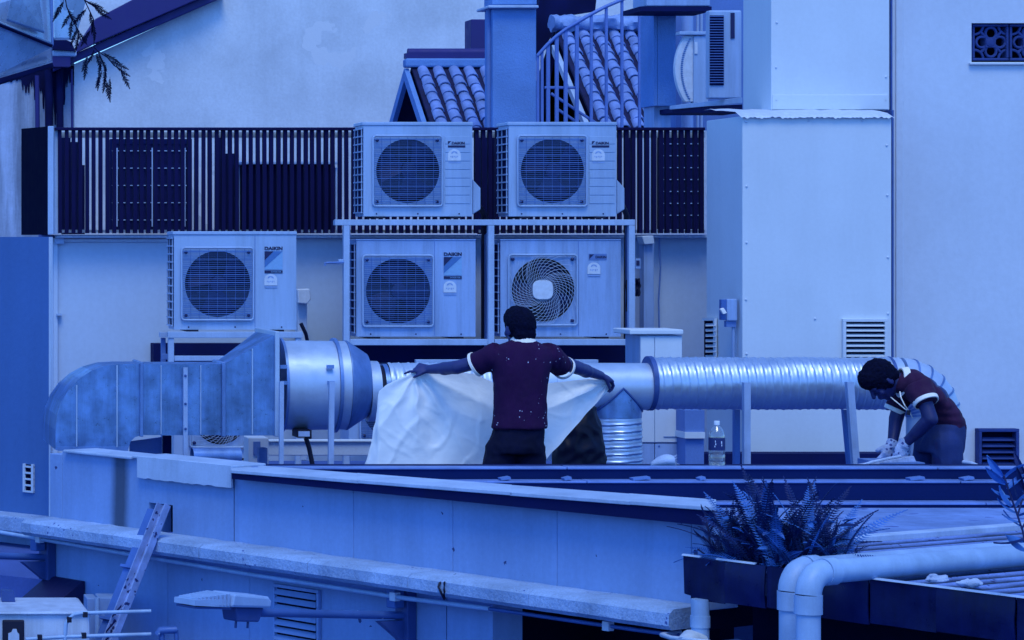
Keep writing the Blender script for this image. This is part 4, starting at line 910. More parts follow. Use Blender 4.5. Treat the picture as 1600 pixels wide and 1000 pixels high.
# ------------------------------------------------------------------ ventilation duct
vd = thing('ventilation_duct', P(700, 0, 17.7).xy.to_3d() + Vector((0, 0, zd(2))), 'long galvanised ventilation duct on posts, square at left and ribbed at right', 'duct')
YD, DD = 17.4, .36
arc = []
for k in range(8):
    a = R(180 - 90 * k / 7); arc.append((186 + 99 * math.cos(a), 672 - 103 * math.sin(a)))
out = [(87, 703, .95)] + [(x, y, .95 - .55 * (k / 7) ** 1.3) for k, (x, y) in enumerate(arc)] + [(222, 568.5, DD)]
inn = [(222, 680, DD), (211, 683, .45), (204, 690, .6), (200, 703, .7)]
mb = MB(); fr_ = [P(x, y, YD) for x, y, _ in out + inn]; bk_ = [p + Vector((0, q[2], 0)) for p, q in zip(fr_, out + inn)]; n = len(fr_)
mb.add(fr_ + bk_, [tuple(range(n)), tuple(range(2 * n - 1, n - 1, -1))] + [(i, i + n, (i + 1) % n + n, (i + 1) % n) for i in range(n)]); mb.build('elbow', M['galv'], vd)
mb = MB(); mb.pb(90, 698, 200, 704.5, YD - .008, .012); mb.build('elbow_rim', M['galvdk'], vd)
def seam(x, y0, y1, w=1.6, m='galv2'): mb = MB(); mb.pb(x, y0, x + w, y1, YD - .012, .0115); mb.build('seam', M[m], vd, bevel=.002)
mb = MB(); mb.pb(222.6, 569, 350, 680, YD + .003, DD - .006); mb.build('straight', M['galv'], vd)
mb = MB(); a = [P(351, 569, YD), P(434, 521, YD), P(434, 680.5, YD), P(351, 680.5, YD)]; q = [v + Vector((0, w_, 0)) for v, w_ in zip(a, (DD, .74, .74, DD))]; mb.add(a + q, [(0, 1, 2, 3), (7, 6, 5, 4), (0, 4, 5, 1), (1, 5, 6, 2), (2, 6, 7, 3), (3, 7, 4, 0)]); mb.build('transition', M['galv'], vd)
seam(119, 602, 698, 2); seam(182, 571, 699, 2); seam(251, 571, 679); seam(313, 571, 679); seam(393.5, 545, 679, 2)
for x, y0, w in ((219, 568, 5), (347, 568, 6), (430, 520, 7)):
    mb = MB(); mb.pb(x, y0 - 2, x + w, 682.5, YD - .03, (DD if x < 400 else .74) + .06); mb.build('flange', M['galvdk' if x < 400 else 'galv2'], vd, bevel=.003)
YC = YD + .34; cyc = 602
def xc(px): return P(px, 0, YC).x
zc_ = P(0, cyc, YC).z
def ax_lathe(prof, nm, m, n=48, cap=True, zz=zc_, sm=40):
    o = Vector((0, YC, zz)); mb = MB(); mb.lathe(o, (1, 0, 0), [(xc(p), r) for p, r in prof], n, cap); return mb.build(nm, M[m], vd, smooth=sm)
ax_lathe([(438, .279), (478, .282), (519, .279)], 'fan_drum', 'galv2')
for a, b in ((436.5, 440.5), (519.3, 524)): ax_lathe([(a, .25), (a, .298), (b, .298), (b, .25)], 'drum_flange', 'galvdk')
ax_lathe([(524.2, .279), (538, .279)], 'drum_collar', 'galv2'); ax_lathe([(538.4, .282), (541, .283), (572, .20), (573, .19)], 'cone', 'galvdk', sm=60)
zl2 = P(0, 611, YC).z
ax_lathe([(573.4, .191), (589, .189)], 'collar', 'galv2', zz=zl2); ax_lathe([(589.5, .165), (596, .16)], 'rubber_joint', 'dark', zz=zl2); ax_lathe([(596.4, .17), (603, .172), (604, .165)], 'collar', 'galv', zz=zl2)
def ribbed(p0, p1, r, zz, nm, m, pitch=.0525, lean=1.0, n=40, hgt=.005):
    x0, x1_ = xc(p0), xc(p1); per = 8; N_ = int((x1_ - x0) / pitch * per); vs = []; fs = []
    for i in range(N_ + 1):
        x = x0 + (x1_ - x0) * i / N_
        for k in range(n):
            t = 2 * math.pi * k / n; f = ((x - x0) / pitch + lean * k / n) % 1.0
            rr = r + (hgt * max(0, 1 - abs(f - .5) * 7) - .004 * max(0, 1 - abs(f - .72) * 12)) + .0015 * math.sin(x * 9 + t) + .004 * noise.noise(Vector((x * 5, math.cos(t) * 1.5, math.sin(t) * 1.5))) + .0025 * noise.noise(Vector((x * 22, math.cos(t) * 4, math.sin(t) * 4)))
            vs.append(Vector((x, YC - math.cos(t) * rr, zz + math.sin(t) * rr)))
    for i in range(N_):
        for k in range(n): fs.append((i * n + k, i * n + (k + 1) % n, (i + 1) * n + (k + 1) % n, (i + 1) * n + k))
    MB().add(vs, fs).build(nm, M[m], vd, smooth=40)
zs = P(0, 599, YC).z
ribbed(604, 815, .158, P(0, 606, YC).z, 'flexible_duct', 'galv2', .06)
ax_lathe([(815, .17), (860, .17), (862, .15), (1013, .148)], 'smooth_pipe', 'galv2', zz=P(0, 604, YC).z)
ax_lathe([(1011, .12), (1011, .172), (1018, .172), (1018, .12)], 'joint_band', 'ring', zz=zs)
ribbed(1018.5, 1386, .163, zs, 'spiral_duct', 'spiral')
ax_lathe([(1386, .12), (1386, .17), (1390, .17), (1390, .12)], 'joint_band', 'ring', zz=zs); ax_lathe([(1390.3, .163), (1403, .163)], 'end_collar', 'galv2', zz=zs)
mb = MB(); pth = []
for k in range(7): a = R(90 - 15 * k); pth.append(P(1404, 599, YC) + Vector((math.cos(a) * .22, 0, -.22 + math.sin(a) * .22)))
mb.tube(pth, .163, 32); mb.build('end_elbow', M['galv2'], vd, smooth=25)
for p in pth[1:-1]:
    i = pth.index(p); tg = (pth[i + 1] - pth[i - 1]).normalized(); mb = MB(); mb.lathe(p - tg * .006, tg, [(0, .16), (0, .167), (.012, .167), (.012, .16)], 32); mb.build('elbow_seam', M['galvdk'], vd)
mb = MB(); mb.tube([pth[-1], Vector((pth[-1].x, YC, zd(2)))], .163, 32); mb.build('end_drop', M['galv2'], vd, smooth=60)
for x, y in ((437, 570), (437, 595), (510, 570), (511, 595)):
    c = P(x + 6, y + 3, YC - .279); mb = MB(); mb.obox(c, Vector((.022, 0, 0)), Vector((0, .012, 0)), Vector((0, 0, .011))); mb.build('clamp', M['galvdk'], vd)
# posts carrying the duct, down to the roof floor
def post(x, yt, xb, Y, w=.028, m='steel', xt=None):
    a = P(x, yt, Y); bt = P(xb, 728, Y); k = (a.z - zd(2)) / (a.z - bt.z); b = a + (bt - a) * k
    mb = MB(); ux, uy = Vector((w / 2, 0, 0)), Vector((0, .004, 0))
    mb.prism([a - ux, a + ux, b + ux, b - ux], (0, .004, 0)); mb.prism([a - ux + Vector((0, .0045, 0)), a - ux + Vector((.004, .0045, 0)), b - ux + Vector((.004, .0045, 0)), b - ux + Vector((0, .0045, 0))], (0, w, 0)); mb.build('leg', M[m], vd)
post(290, 574, 290, 17.34, .026); post(440.5, 596, 440, 17.28, .026); post(519, 596, 517.5, 17.30, .032); 
post(1152, 640, 1152, 18.0, .036, 'framedk'); post(1168, 598, 1168, 17.45, .04); post(1322, 640, 1330, 18.0, .036, 'framedk'); post(1329, 597, 1339, 17.45, .042)
for x, y in ((290, 587), (290, 631), (290, 670)): mb = MB(); mb.lathe(P(x, y, 17.33), (0, 1, 0), [(0, .004), (.004, .008), (.012, .008)], 8, True); mb.build('bolt', M['ring'], vd)
mb = MB(); mb.pb(465, 672, 487, 684, 17.5, .2); mb.build('motor_bracket', M['dark'], vd); mb = MB(); mb.pb(466.5, 674, 484, 682, 17.49, .01); mb.build('name_plate', M['steel'], vd)
mb = MB(); mb.tube([P(478, 684, 17.6), P(483, 700, 17.6), P(489, 730, 17.6), P(490, 800, 17.6)], .015, 8); mb.build('power_cable', M['dark'], vd, smooth=60)
# things under the duct
mb = MB(); mb.pb(416, 690, 600, 712, 18.6, .12); t = mb.build('channel_beam', M['pvcclean'], bevel=.006); tag(t, 'pale boxed channel lying behind the drum posts', 'channel'); mb = MB(); mb.pb(416, 688.6, 600, 690, 18.58, .15); mb.build('lip', M['panel'], t)
mb = MB(); mb.pb(388, 684, 420, 800, 18.4, .2); t = mb.build('service_box', M['panel'], bevel=.006); tag(t, 'small pale box under the flared square duct', 'box'); mb = MB(); mb.pb(396, 690, 407, 712, 18.39, .012); mb.build('slot', M['framedk'], t)
mb = MB(); mb.pb(405, 700, 418, 800, 17.9, .08); tag(mb.build('short_post', M['framedk'], bevel=.004), 'stubby dark post beside the small pale box under the duct', 'post')
mb = MB(); mb.lathe(P(300, 713, 17.2), (1, .12, 0), [(0, .05), (.30, .05), (.30, .043), (.02, .043)], 20); tag(mb.build('pipe_offcut', M['galvdk'], smooth=40), 'short open pipe offcut lying below the square duct', 'pipe')
mb = MB(); mb.pb(255, 681, 268, 790, 17.9, .05); tag(mb.build('rear_prop', M['fascia']), 'dark prop under the left part of the square duct', 'post')
mb = MB(); mb.prism([P(203, 690, 17.6), P(253, 683, 17.9), P(253, 720, 17.9), P(203, 720, 17.6)], (0, .03, 0)); tag(mb.build('rubber_flap', M['framedk']), 'dark flexible flap tucked behind the elbow mouth', 'flap')
mb = MB(); mb.tube([P(600, 740, 17.2), P(620, 727, 17.2), P(690, 728, 17.1)], .02, 8); 

# branch dropping from the smooth pipe, with a pointed saddle joint
xb = xc(963.5); rb = .153; zpk = P(0, 605, YC).z; zsh = P(0, 643, YC).z; zr0 = P(0, 652, YC).z; n = 48; vs = []; fs = []
for k in range(n):
    t = 2 * math.pi * k / n; x_, y_ = math.cos(t) * rb, math.sin(t) * rb; zt_ = zpk - (zpk - zsh) * abs(math.cos(t))
    for z in (zt_, (zt_ + zr0) / 2, zr0): vs.append(Vector((xb + x_, YC + y_, z)))
for k in range(n):
    q = (k + 1) % n
    for j in range(2): fs.append((k * 3 + j, q * 3 + j, q * 3 + j + 1, k * 3 + j + 1))
MB().add(vs, fs).build('branch_saddle', M['galv'], vd, smooth=50)
mb = MB(); mb.tube([Vector((xb + math.cos(t) * (rb + .001), YC + math.sin(t) * (rb + .001), zpk - (zpk - zsh) * abs(math.cos(t)))) for t in [2 * math.pi * k / 64 for k in range(64)]], .007, 6, closed=True); mb.build('saddle_seam', M['ring'], vd)
zb_ = zd(2.0); per = 8; pitch = .047; N_ = int((zr0 - zb_) / pitch * per); vs = []; fs = []; n = 44
for i in range(N_ + 1):
    z = zr0 - (zr0 - zb_) * i / N_
    for k in range(n):
        t = 2 * math.pi * k / n; f = ((zr0 - z) / pitch + k / n) % 1.0
        rr = rb + .006 * max(0, 1 - abs(f - .5) * 6) - .004 * max(0, 1 - abs(f - .75) * 9) + .006 * noise.noise(Vector((z * 7, math.cos(t) * 2, math.sin(t) * 2)))
        vs.append(Vector((xb + math.cos(t) * rr, YC + math.sin(t) * rr, z)))
for i in range(N_):
    for k in range(n): fs.append((i * n + k, i * n + (k + 1) % n, (i + 1) * n + (k + 1) % n, (i + 1) * n + k))
MB().add(vs, fs).build('branch_duct', M['spiral'], vd, smooth=40)
# ------------------------------------------------------------------ street side of the oblique wall
cp = [PW(-30, 827, .13), PW(62, 842, .13), PW(250, 874, .13), PW(400, 899, .13), PW(635, 935, .13), PW(765, 951, .13)]
mb = MB(); mb.tube(cp, .0125, 8); t = mb.build('conduit', M['pvc'], smooth=60); tag(t, 'thin conduit running under the cement ledge across the wall', 'pipe')
mb = MB(); mb.tube([PW(765, 951, .13), PW(880, 968, .13), PW(1000, 985, .13), PW(1062, 993, .13)], .0095, 8); mb.build('dark_length', M['armgrey'], t, smooth=60)
for x, y in ((62, 842), (950, 978), (617, 932)):
    mb = MB(); c = PW(x, y, .13); mb.obox(c, WU * .02, WN * .02, Vector((0, 0, .022))); mb.build('saddle', M['pvcclean'], t, bevel=.004)
# street lamp on an arm
def lamp(bpx, bpy_, label, group):
    B = PW(bpx, bpy_, .03); a = (WN + Vector((0, 0, .085))).normalized(); s = WU.copy(); u = s.cross(a)
    if u.z < 0: u = -u
    t = thing('street_lamp', B - Vector((0, 0, .2)), label, 'street lamp', group)
    mb = MB(); mb.obox(B, s * .045, WN * .03, Vector((0, 0, .13))); mb.build('wall_plate', M['lampdk'], t, bevel=.004)
    mb = MB(); mb.obox(B + WN * .07 + Vector((0, 0, .10)), s * .03, WN * .035, Vector((0, 0, .055))); mb.build('junction_box', M['armgrey'], t, bevel=.005)
    g0 = B + WN * .03; mb = MB(); mb.prism([g0 + s * .02 - Vector((0, 0, .02)), g0 + s * .02 - Vector((0, 0, .13)), g0 + s * .02 + WN * .16 - Vector((0, 0, .015))], -s * .04); mb.build('gusset', M['lampdk'], t)
    mb = MB(); mb.tube([B + a * .02, B + a * 1.0], .02, 12); mb.build('arm', M['armgrey'], t, smooth=60)
    H = B + a * .98 + u * .03
    mb = MB(); w2 = .085
    prof = [(-.02, .0), (-.02, .035), (.0, .055), (.22, .066), (.235, .0)]
    mb.prism([H + a * x + u * y - s * w2 for x, y in prof], s * 2 * w2); h = mb.build('housing', M['lampgrey'], t, bevel=.012)
    for k in range(9):
        mb = MB(); x = .245 + k * .022; w3 = w2 * (1 - .03 * k); mb.prism([H + a * x + u * .008 - s * w3, H + a * (x + .012) + u * .008 - s * w3, H + a * (x + .012) + u * (.062 - .003 * k) - s * w3, H + a * x + u * (.064 - .003 * k) - s * w3], s * 2 * w3); mb.build('cooling_fin', M['lampgrey'], t)
    mb = MB(); mb.prism([H + a * x + u * y - s * w2 * .9 for x, y in ((.236, .0), (.45, .004), (.45, .03), (.236, .04))], s * 1.8 * w2); mb.build('fin_core', M['lampgrey'], t)
    mb = MB(); mb.prism([H + a * x + u * y - s * .055 for x, y in ((.0, -.001), (.18, -.001), (.16, -.07), (.025, -.07))], s * .11); mb.build('driver_box', M['lampdk'], t, bevel=.008)
    mb = MB(); mb.obox(H + a * .33 - u * .006, s * .07, a * .11, u * .005); mb.build('lens', M['lampdk'], t)
    for x in (.05, .125): mb = MB(); mb.tube([H + a * x - u * .07, H + a * x - u * .105], .006, 6); mb.build('peg', M['lampdk'], t)
    return t
lp = lamp(634, 962, 'street lamp on a long arm in front of the louvred vent', 'street lamps on the wall')
l2 = copy_tree(lp, PW(74, 871, .03) - Vector((0, 0, .2))); l2['label'] = 'arm of a second street lamp entering at the left edge below the ledge'
# louvred vent in the lower wall
lv = thing('grille_vent', PW(461, 1000, 0), 'slanted louvre vent in the lower wall behind the street lamp', 'vent')
mb = MB()
zt, zb = PW(461, 921).z, PW(461, 1040).z
for a, b, z0, z1 in ((425, 497, zt, zt + .018), (425, 497, zb - .018, zb), (425, 428.5, zb, zt), (493.5, 497, zb, zt)): wall_box(mb, a, b, z0, z1, .02, .022)
mb.build('vent_frame', M['owall'], lv, bevel=.003)
mb = MB(); wall_box(mb, 428, 494, zb, zt, -.001, .003); mb.build('vent_back', M['void'], lv)
n = 10; h = (zt - zb) / n
for i in range(n):
    z = zt - h * (i + .25); mb = MB(); mb.prism([WZ(428.7, z, .002), WZ(493.3, z, .002), WZ(493.3, z - h * .55, .028), WZ(428.7, z - h * .55, .028)], WN * .003 + Vector((0, 0, -.003))); mb.build('slat', M['owall'], lv)
# strut and its back plate leaning out of the opening
st = thing('steel_strut', PW(185, 1000, .4), 'worn perforated steel strut leaning out of the square wall opening', 'strut')
a0 = PW(256, 788, .16); a1 = a0 + WN * .50 + Vector((0, 0, -.95)); d = (a1 - a0).normalized(); sd_ = WU; nr = d.cross(sd_).normalized()
if nr.y > 0: nr = -nr
mb = MB()
for q in (-.034, .034): mb.obox((a0 + a1) / 2 + sd_ * q, sd_ * .003, d * (a1 - a0).length / 2, nr * .022)
mb.obox((a0 + a1) / 2 - nr * .02, sd_ * .0305, d * (a1 - a0).length / 2, nr * .003); mb.build('channel', M['strut'], st, bevel=.0015)
for i in range(13):
    c = a0 + d * (.05 + i * .07); mb = MB(); mb.obox(c - nr * .0165, sd_ * .007, d * .016, nr * .0012); mb.build('slot', M['void'], st)
b0 = PW(236, 795, .12); b1 = b0 + WN * .50 + Vector((0, 0, -.95))
mb = MB(); mb.prism([b0 - WU * .03, b0 + WU * .045, b1 + WU * .045, b1 - WU * .03], -nr * .006); mb.build('back_plate', M['strutdk'], st)
for k in (.33, .62, .8): c = b0.lerp(b1, k); mb = MB(); mb.obox(c + nr * .012 + WU * .008, WU * .05, d * .008, nr * .01); mb.build('rung', M['strutdk'], st)
z0_ = a0 + d * .62
mb = MB()
for k in range(4): q0 = z0_ + d * .09 * k; mb.prism([q0 + sd_ * .02 + nr * .023, q0 + sd_ * -.02 + nr * .023 + d * .07, q0 - sd_ * .028 + nr * .023 + d * .06, q0 + sd_ * .012 + nr * .023 - d * .01], nr * .002)
mb.build('lacing', M['fascia'], st)
# black hood
hz = PW(133, 945).z; B_ = WZ(133, PW(133, 908).z, 0); A_ = WZ(78, PW(133, 908).z, 0); C_ = WZ(133, hz, 0)
mb = MB(); tri = [B_, C_, WZ(133, hz, 0) + WN * .24, B_ + WN * .02]
mb.prism(tri, A_ - B_); tag(mb.build('vent_hood', M['hood'], bevel=.003), 'black wedge-shaped vent hood on the lower left wall', 'hood')
# cabinet and rails at the bottom left
cb = thing('street_cabinet', PW(60, 1010, .75), 'white equipment cabinet cut off by the bottom left corner', 'cabinet')
YB = 14.9
mb = MB(); mb.pb(-40, 956, 141, 1100, YB, .62); mb.build('body', M['cabinet'], cb, bevel=.02)
mb = MB(); mb.prism([P(-42, 957, YB - .02), P(143, 957, YB - .02), P(112, 939, YB + .5), P(-42, 939, YB + .5)], (0, 0, -.012)); mb.build('lid', M['cabinet'], cb, bevel=.006)
mb = MB(); mb.pb(4, 969, 38, 1090, YB - .02, .022); o = mb.build('socket_panel', M['dark'], cb, bevel=.006); mb = MB(); mb.pp([(13, 1005), (13, 990), (18, 988), (20, 983), (26, 983), (27, 988), (30, 991), (30, 1005)], YB - .03, .01); mb.build('catch', M['cabinet'], o)
for i, pts in enumerate(([(101, 1010), (103, 975), (108, 967), (116, 960), (128, 958), (236, 955)], [(40, 999), (100, 995), (236, 991)])):
    mb = MB(); mb.tube([P(x, y, YB - .12) for x, y in pts], .0105, 8); t = mb.build('hand_rail', M['pvc'], smooth=60); tag(t, ('bent pale pipe rail above the cabinet, upper of two', 'straight pale pipe rail along the bottom edge, lower of two')[i], 'pipe')
    for x, y in (((108, 968), (133, 960)) if i == 0 else ((62, 996), (131, 993))): mb = MB(); mb.obox(P(x, y, YB - .12), Vector((.012, 0, 0)), Vector((0, .016, 0)), Vector((0, 0, .014))); mb.build('clamp', M['dark'], t)
mb = MB(); mb.pb(136, 935, 152, 1100, 15.78, .2); mb.pb(154, 934, 186, 1100, 15.72, .2); tag(mb.build('meter_box', M['owall'], bevel=.005), 'flat grey-blue box on the wall between cabinet and strut', 'box')
mb = MB(); mb.tube([P(152, 934, 15.68), P(152, 1100, 15.68)], .014, 8); tag(mb.build('riser_conduit', M['pvc'], smooth=60), 'upright conduit in front of the flat box by the cabinet', 'pipe')
mb = MB(); mb.prism([P(3, 923, 15.3), P(22, 925, 15.3), P(24, 941, 15.3), P(3, 940, 15.3)], (0, .1, 0)); tag(mb.build('small_flap', M['lampdk']), 'small dark flap standing behind the corner cabinet', 'flap')
mb = MB(); mb.tube([P(246, 992, 14.7), P(250, 985, 14.7), P(276, 984, 14.7)], .02, 8); mb.tube([P(252, 988, 14.71), P(256, 1030, 14.71)], .016, 8); mb.tube([P(275, 984, 14.7), P(277, 1030, 14.7)], .012, 8); tag(mb.build('pipe_stub', M['armgrey'], smooth=50), 'bent dark pipe stub at the bottom edge right of the strut', 'pipe')
# wire tie on the ledge
mb = MB(); mb.tube([PW(712, 898, .06), PW(700, 904, .15), PW(687, 911, .235), PW(685, 917, .24), PW(690, 928, .236), PW(694, 936, .2)], .006, 6); mb.tube([PW(700, 904, .155), PW(694, 911, .238), PW(694, 922, .24), PW(695, 936, .2)], .005, 6)
tag(mb.build('wire_tie', M['dark'], smooth=60), 'looped dark wire tied over the cement ledge', 'wire')

# ------------------------------------------------------------------ planter trough, gutter and pipes, right foreground
zt = TA.z; hT = .178
def TZ(s, z, off=0): q = TA + TU * s + TN * off; return Vector((q.x, q.y, z))
tr = thing('metal_trough', TZ(.9, zt - hT), 'long dark metal trough along the roof edge, planter at its left end', 'trough')
segs = [(0.045, .235), (.239, .455), (.459, .70), (.704, .98), (.984, 1.3), (1.304, 1.66), (1.664, 2.6)]
for i, (a, b) in enumerate(segs):
    mb = MB(); dz = .006 * ((i * 7) % 3 - 1); nseg = 8; vs = []; fs = []
    for k in range(nseg + 1):
        for j in range(5):
            s = a + (b - a) * k / nseg; z = zt - hT * j / 4
            off = .006 * noise.noise(Vector((s * 6, j * .7, 3))) + .012 * math.sin(j / 4 * 3.14) * ((i % 2) * .6 + .1)
            vs.append(TZ(s, z + dz * (j / 4), off + .003 * (i % 2)))
    for k in range(nseg):
        for j in range(4): q = k * 5 + j; fs.append((q, q + 1, q + 6, q + 5))
    m_ = len(vs); vs += [v - TN * .006 for v in vs]; fs += [tuple(reversed([i_ + m_ for i_ in f])) for f in fs]
    mb.add(vs, fs); mb.build('face_plate', M['gutter'], tr, smooth=60)
for a, b in ((.0, .10), (.19, .40), (.66, 2.6)):
    mb = MB(); mb.prism([TZ(a, zt + .001, .010), TZ(b, zt + .001, .010), TZ(b, zt + .008, .002), TZ(a, zt + .008, .002)], -TN * .01); mb.build('rolled_edge', M['frame'], tr)  # rolled lip in pale steel, edge highlight put into its colour
mb = MB(); mb.prism([TZ(.0, zt, .0), TZ(.045, zt, .0), TZ(.045, zt - .17, .0), TZ(.006, zt - .165, .0)], -TN * .3); mb.build('end_cap', M['gutter'], tr, bevel=.003)
mb = MB(); mb.prism([TZ(.04, zt - hT + .012, -.008), TZ(2.6, zt - hT + .012, -.008), TZ(2.6, zt - hT + .012, -.30), TZ(.04, zt - hT + .012, -.30)], (0, 0, -.01)); mb.build('trough_floor', M['gutter'], tr)
mb = MB(); mb.prism([TZ(.04, zt - .03, -.30), TZ(2.6, zt - .03, -.30), TZ(2.6, zt - hT, -.30), TZ(.04, zt - hT, -.30)], -TN * .01); mb.build('rear_plate', M['gutter'], tr)
mb = MB(); mb.prism([TZ(.06, zt - .03, -.012), TZ(.72, zt - .03, -.012), TZ(.72, zt - .03, -.29), TZ(.06, zt - .03, -.29)], (0, 0, -.10)); mb.build('soil', M['floor'], tr)
# wall and dark gap under the trough
mb = MB(); mb.prism([TZ(.12, 0, -.05), TZ(2.6, 0, -.05), TZ(2.6, zt - .43, -.05), TZ(.12, zt - .36, -.05)], -TN * .15); tag(mb.build('lower_wall', M['owall']), 'shaded wall strip low under the metal trough at bottom right', 'wall')
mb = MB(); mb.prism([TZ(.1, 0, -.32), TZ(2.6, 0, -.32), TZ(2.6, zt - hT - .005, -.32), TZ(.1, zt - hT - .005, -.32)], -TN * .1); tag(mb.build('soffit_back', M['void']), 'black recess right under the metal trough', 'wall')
def pipe_run(pts, r, nm, label, rings=(), m='pvc'):
    t = thing(nm, pts[-1], label, 'pipe')
    MB().tube(pts, r, 20).build('pipe', M[m], t, smooth=60)
    return t
def elbowed(P0, dirh, L, r, drop, label, horiz0):
    t = thing('drain_pipe', P0 - Vector((0, 0, drop)), label, 'pipe', None)
    R_ = .085; c = P0 - Vector((0, 0, R_)) + dirh * R_
    arc = [c - dirh * R_ * math.cos(a) + Vector((0, 0, R_ * math.sin(a))) for a in [math.pi / 2 * k / 8 for k in range(9)]]
    MB().tube(arc, r * 1.08, 20).build('elbow', M['pvc'], t, smooth=60)
    MB().tube([arc[-1], arc[-1] + dirh * .06], r * 1.16, 20).build('socket', M['pvc'], t, smooth=40)
    MB().tube([arc[-1] + dirh * .05, arc[-1] + dirh * L], r, 20).build('horizontal_pipe', M['pvc'], t, smooth=60)
    MB().tube([arc[0], arc[0] - Vector((0, 0, .075))], r * 1.16, 20).build('socket', M['pvc'], t, smooth=40)
    MB().tube([arc[0] - Vector((0, 0, .07)), arc[0] - Vector((0, 0, drop))], r, 20).build('downpipe', M['pvc'], t, smooth=60)
    return t
dh = CRD.copy()
f0 = P(1262, 885, 11.15); f0 = Vector((f0.x, f0.y, f0.z + .048))
f0 = P(1263, 900, 11.18)
elbowed(f0 + Vector((0, 0, .01)), dh, 2.6, .0475, 3, 'front white drain pipe bending over the dark trough, thicker looking of the pair', 0)
g0 = P(1236, 893, 11.42)
elbowed(g0 + Vector((0, 0, .005)), dh, 2.4, .0475, 3, 'rear white drain pipe bending over the trough, half hidden behind its twin', 0)
t = thing('soil_pipe', P(1094, 1100, 12.1), 'white pipe column under the left end of the trough', 'pipe')
MB().tube([P(1094, 936, 12.1), P(1094, 1100, 12.1)], .038, 16).build('pipe', M['pvc'], t, smooth=60); MB().tube([P(1094, 962, 12.1), P(1094, 980, 12.1)], .042, 16).build('collar', M['pvc'], t, smooth=40)
MB().tube([P(1094, 1006, 12.08), P(1078, 1000, 12.05), P(1070, 1010, 12.0)], .045, 16).build('branch', M['pvcclean'], t, smooth=60)
mb = MB(); mb.tube([P(1063, 988, 12.5), P(1034, 992, 12.4), P(1050, 997, 12.2), P(1078, 1000, 11.9), P(1110, 1004, 11.8)], .0105, 8); tag(mb.build('small_conduit', M['pvcclean'], smooth=60), 'thin white conduit looping at the bottom edge by the pipe column', 'pipe')
# litter on the corrugated sheet
def crumple(x, y, w_, h_, label, seed, d=1.36, nm='crumpled_paper', m='paper'):
    Y = 4400 * d / (y - HY); c = P(x, y, Y); mb = MB(); s = Y / F
    mb.ball(c + Vector((0, 0, h_ * s * .4)), Vector((w_ * s / 2, 0, 0)), Vector((0, w_ * s / 3, 0)), Vector((0, 0, h_ * s * .5)), 22, 13)
    for v in mb.v:
        q = (v - c) * 28 + Vector((seed * 9, 0, 0)); v += (v - c).normalized() * (noise.noise(q) * .35 + noise.noise(q * 2.1) * .22) * w_ * s * .5
        v.z = max(v.z, c.z - .004)
    tag(mb.build(nm, M[m], smooth=25), label, 'litter')
crumple(1462, 909, 36, 12, 'crumpled white litter on the corrugated sheet, left of two', 1); crumple(1516, 917, 40, 13, 'crumpled white litter at the gutter edge, right of two', 2); 

# ------------------------------------------------------------------ plants
def frond_mesh(seed, L=.42, n=34, bend=.35, wid=.042):
    rnd = random.Random(seed); mb = MB(); pts = []
    for i in range(n + 1):
        t = i / n; pts.append(Vector((L * t * (1 - .12 * t), 0, -bend * L * t * t)))
    mb.tube(pts[::3] + [pts[-1]], .0022, 4)
    for i in range(2, n):
        t = i / n; w_ = wid * (math.sin(math.pi * min(1, .12 + t * .9)) ** .6) * rnd.uniform(.85, 1.1)
        p = pts[i]; dx = (pts[i + 1] - pts[i - 1]).normalized()
        for s in (-1, 1):
            o = Vector((0, s, .25 - .5 * t)).normalized(); e = p + o * w_ + dx * w_ * .28
            hw = dx * (L / n * .31); k = p + o * w_ * .55 + Vector((0, 0, .004))
            mb.add([p - hw * .6, k - hw, e, k + hw, p + hw * .6], [(0, 1, 3, 4), (1, 2, 3)])
    return mb.mesh('frond', Vector((0, 0, 0)), False)
FR = [frond_mesh(i, L=(.42, .36, .46, .30, .40)[i], bend=(.30, .65, .18, .85, .5)[i], wid=(.038, .044, .034, .046, .042)[i]) for i in range(5)]
FR2 = []
for f in FR: f.materials.append(M['fern']); g_ = f.copy(); g_.materials.clear(); g_.materials.append(M['fern2']); FR2.append(g_)
def blade_leaf(L=.09, w_=.03):
    mb = MB(); n = 5; vs = []
    for i in range(n + 1):
        t = i / n; ww = w_ * math.sin(math.pi * min(1, .08 + t * .92)) ** .8 * (1 if t < .98 else .1); x = L * t; z = -.25 * L * t * t
        vs += [Vector((x, -ww / 2, z + .006)), Vector((x, 0, z)), Vector((x, ww / 2, z + .006))]
    fs = []
    for i in range(n): a = i * 3; fs += [(a, a + 3, a + 4, a + 1), (a + 1, a + 4, a + 5, a + 2)]
    return mb.add(vs, fs).mesh('leaf', Vector((0, 0, 0)), False)
BL = blade_leaf(); BL.materials.append(M['fern2']); BL2 = blade_leaf(.11, .026); BL2.materials.append(M['fern'])
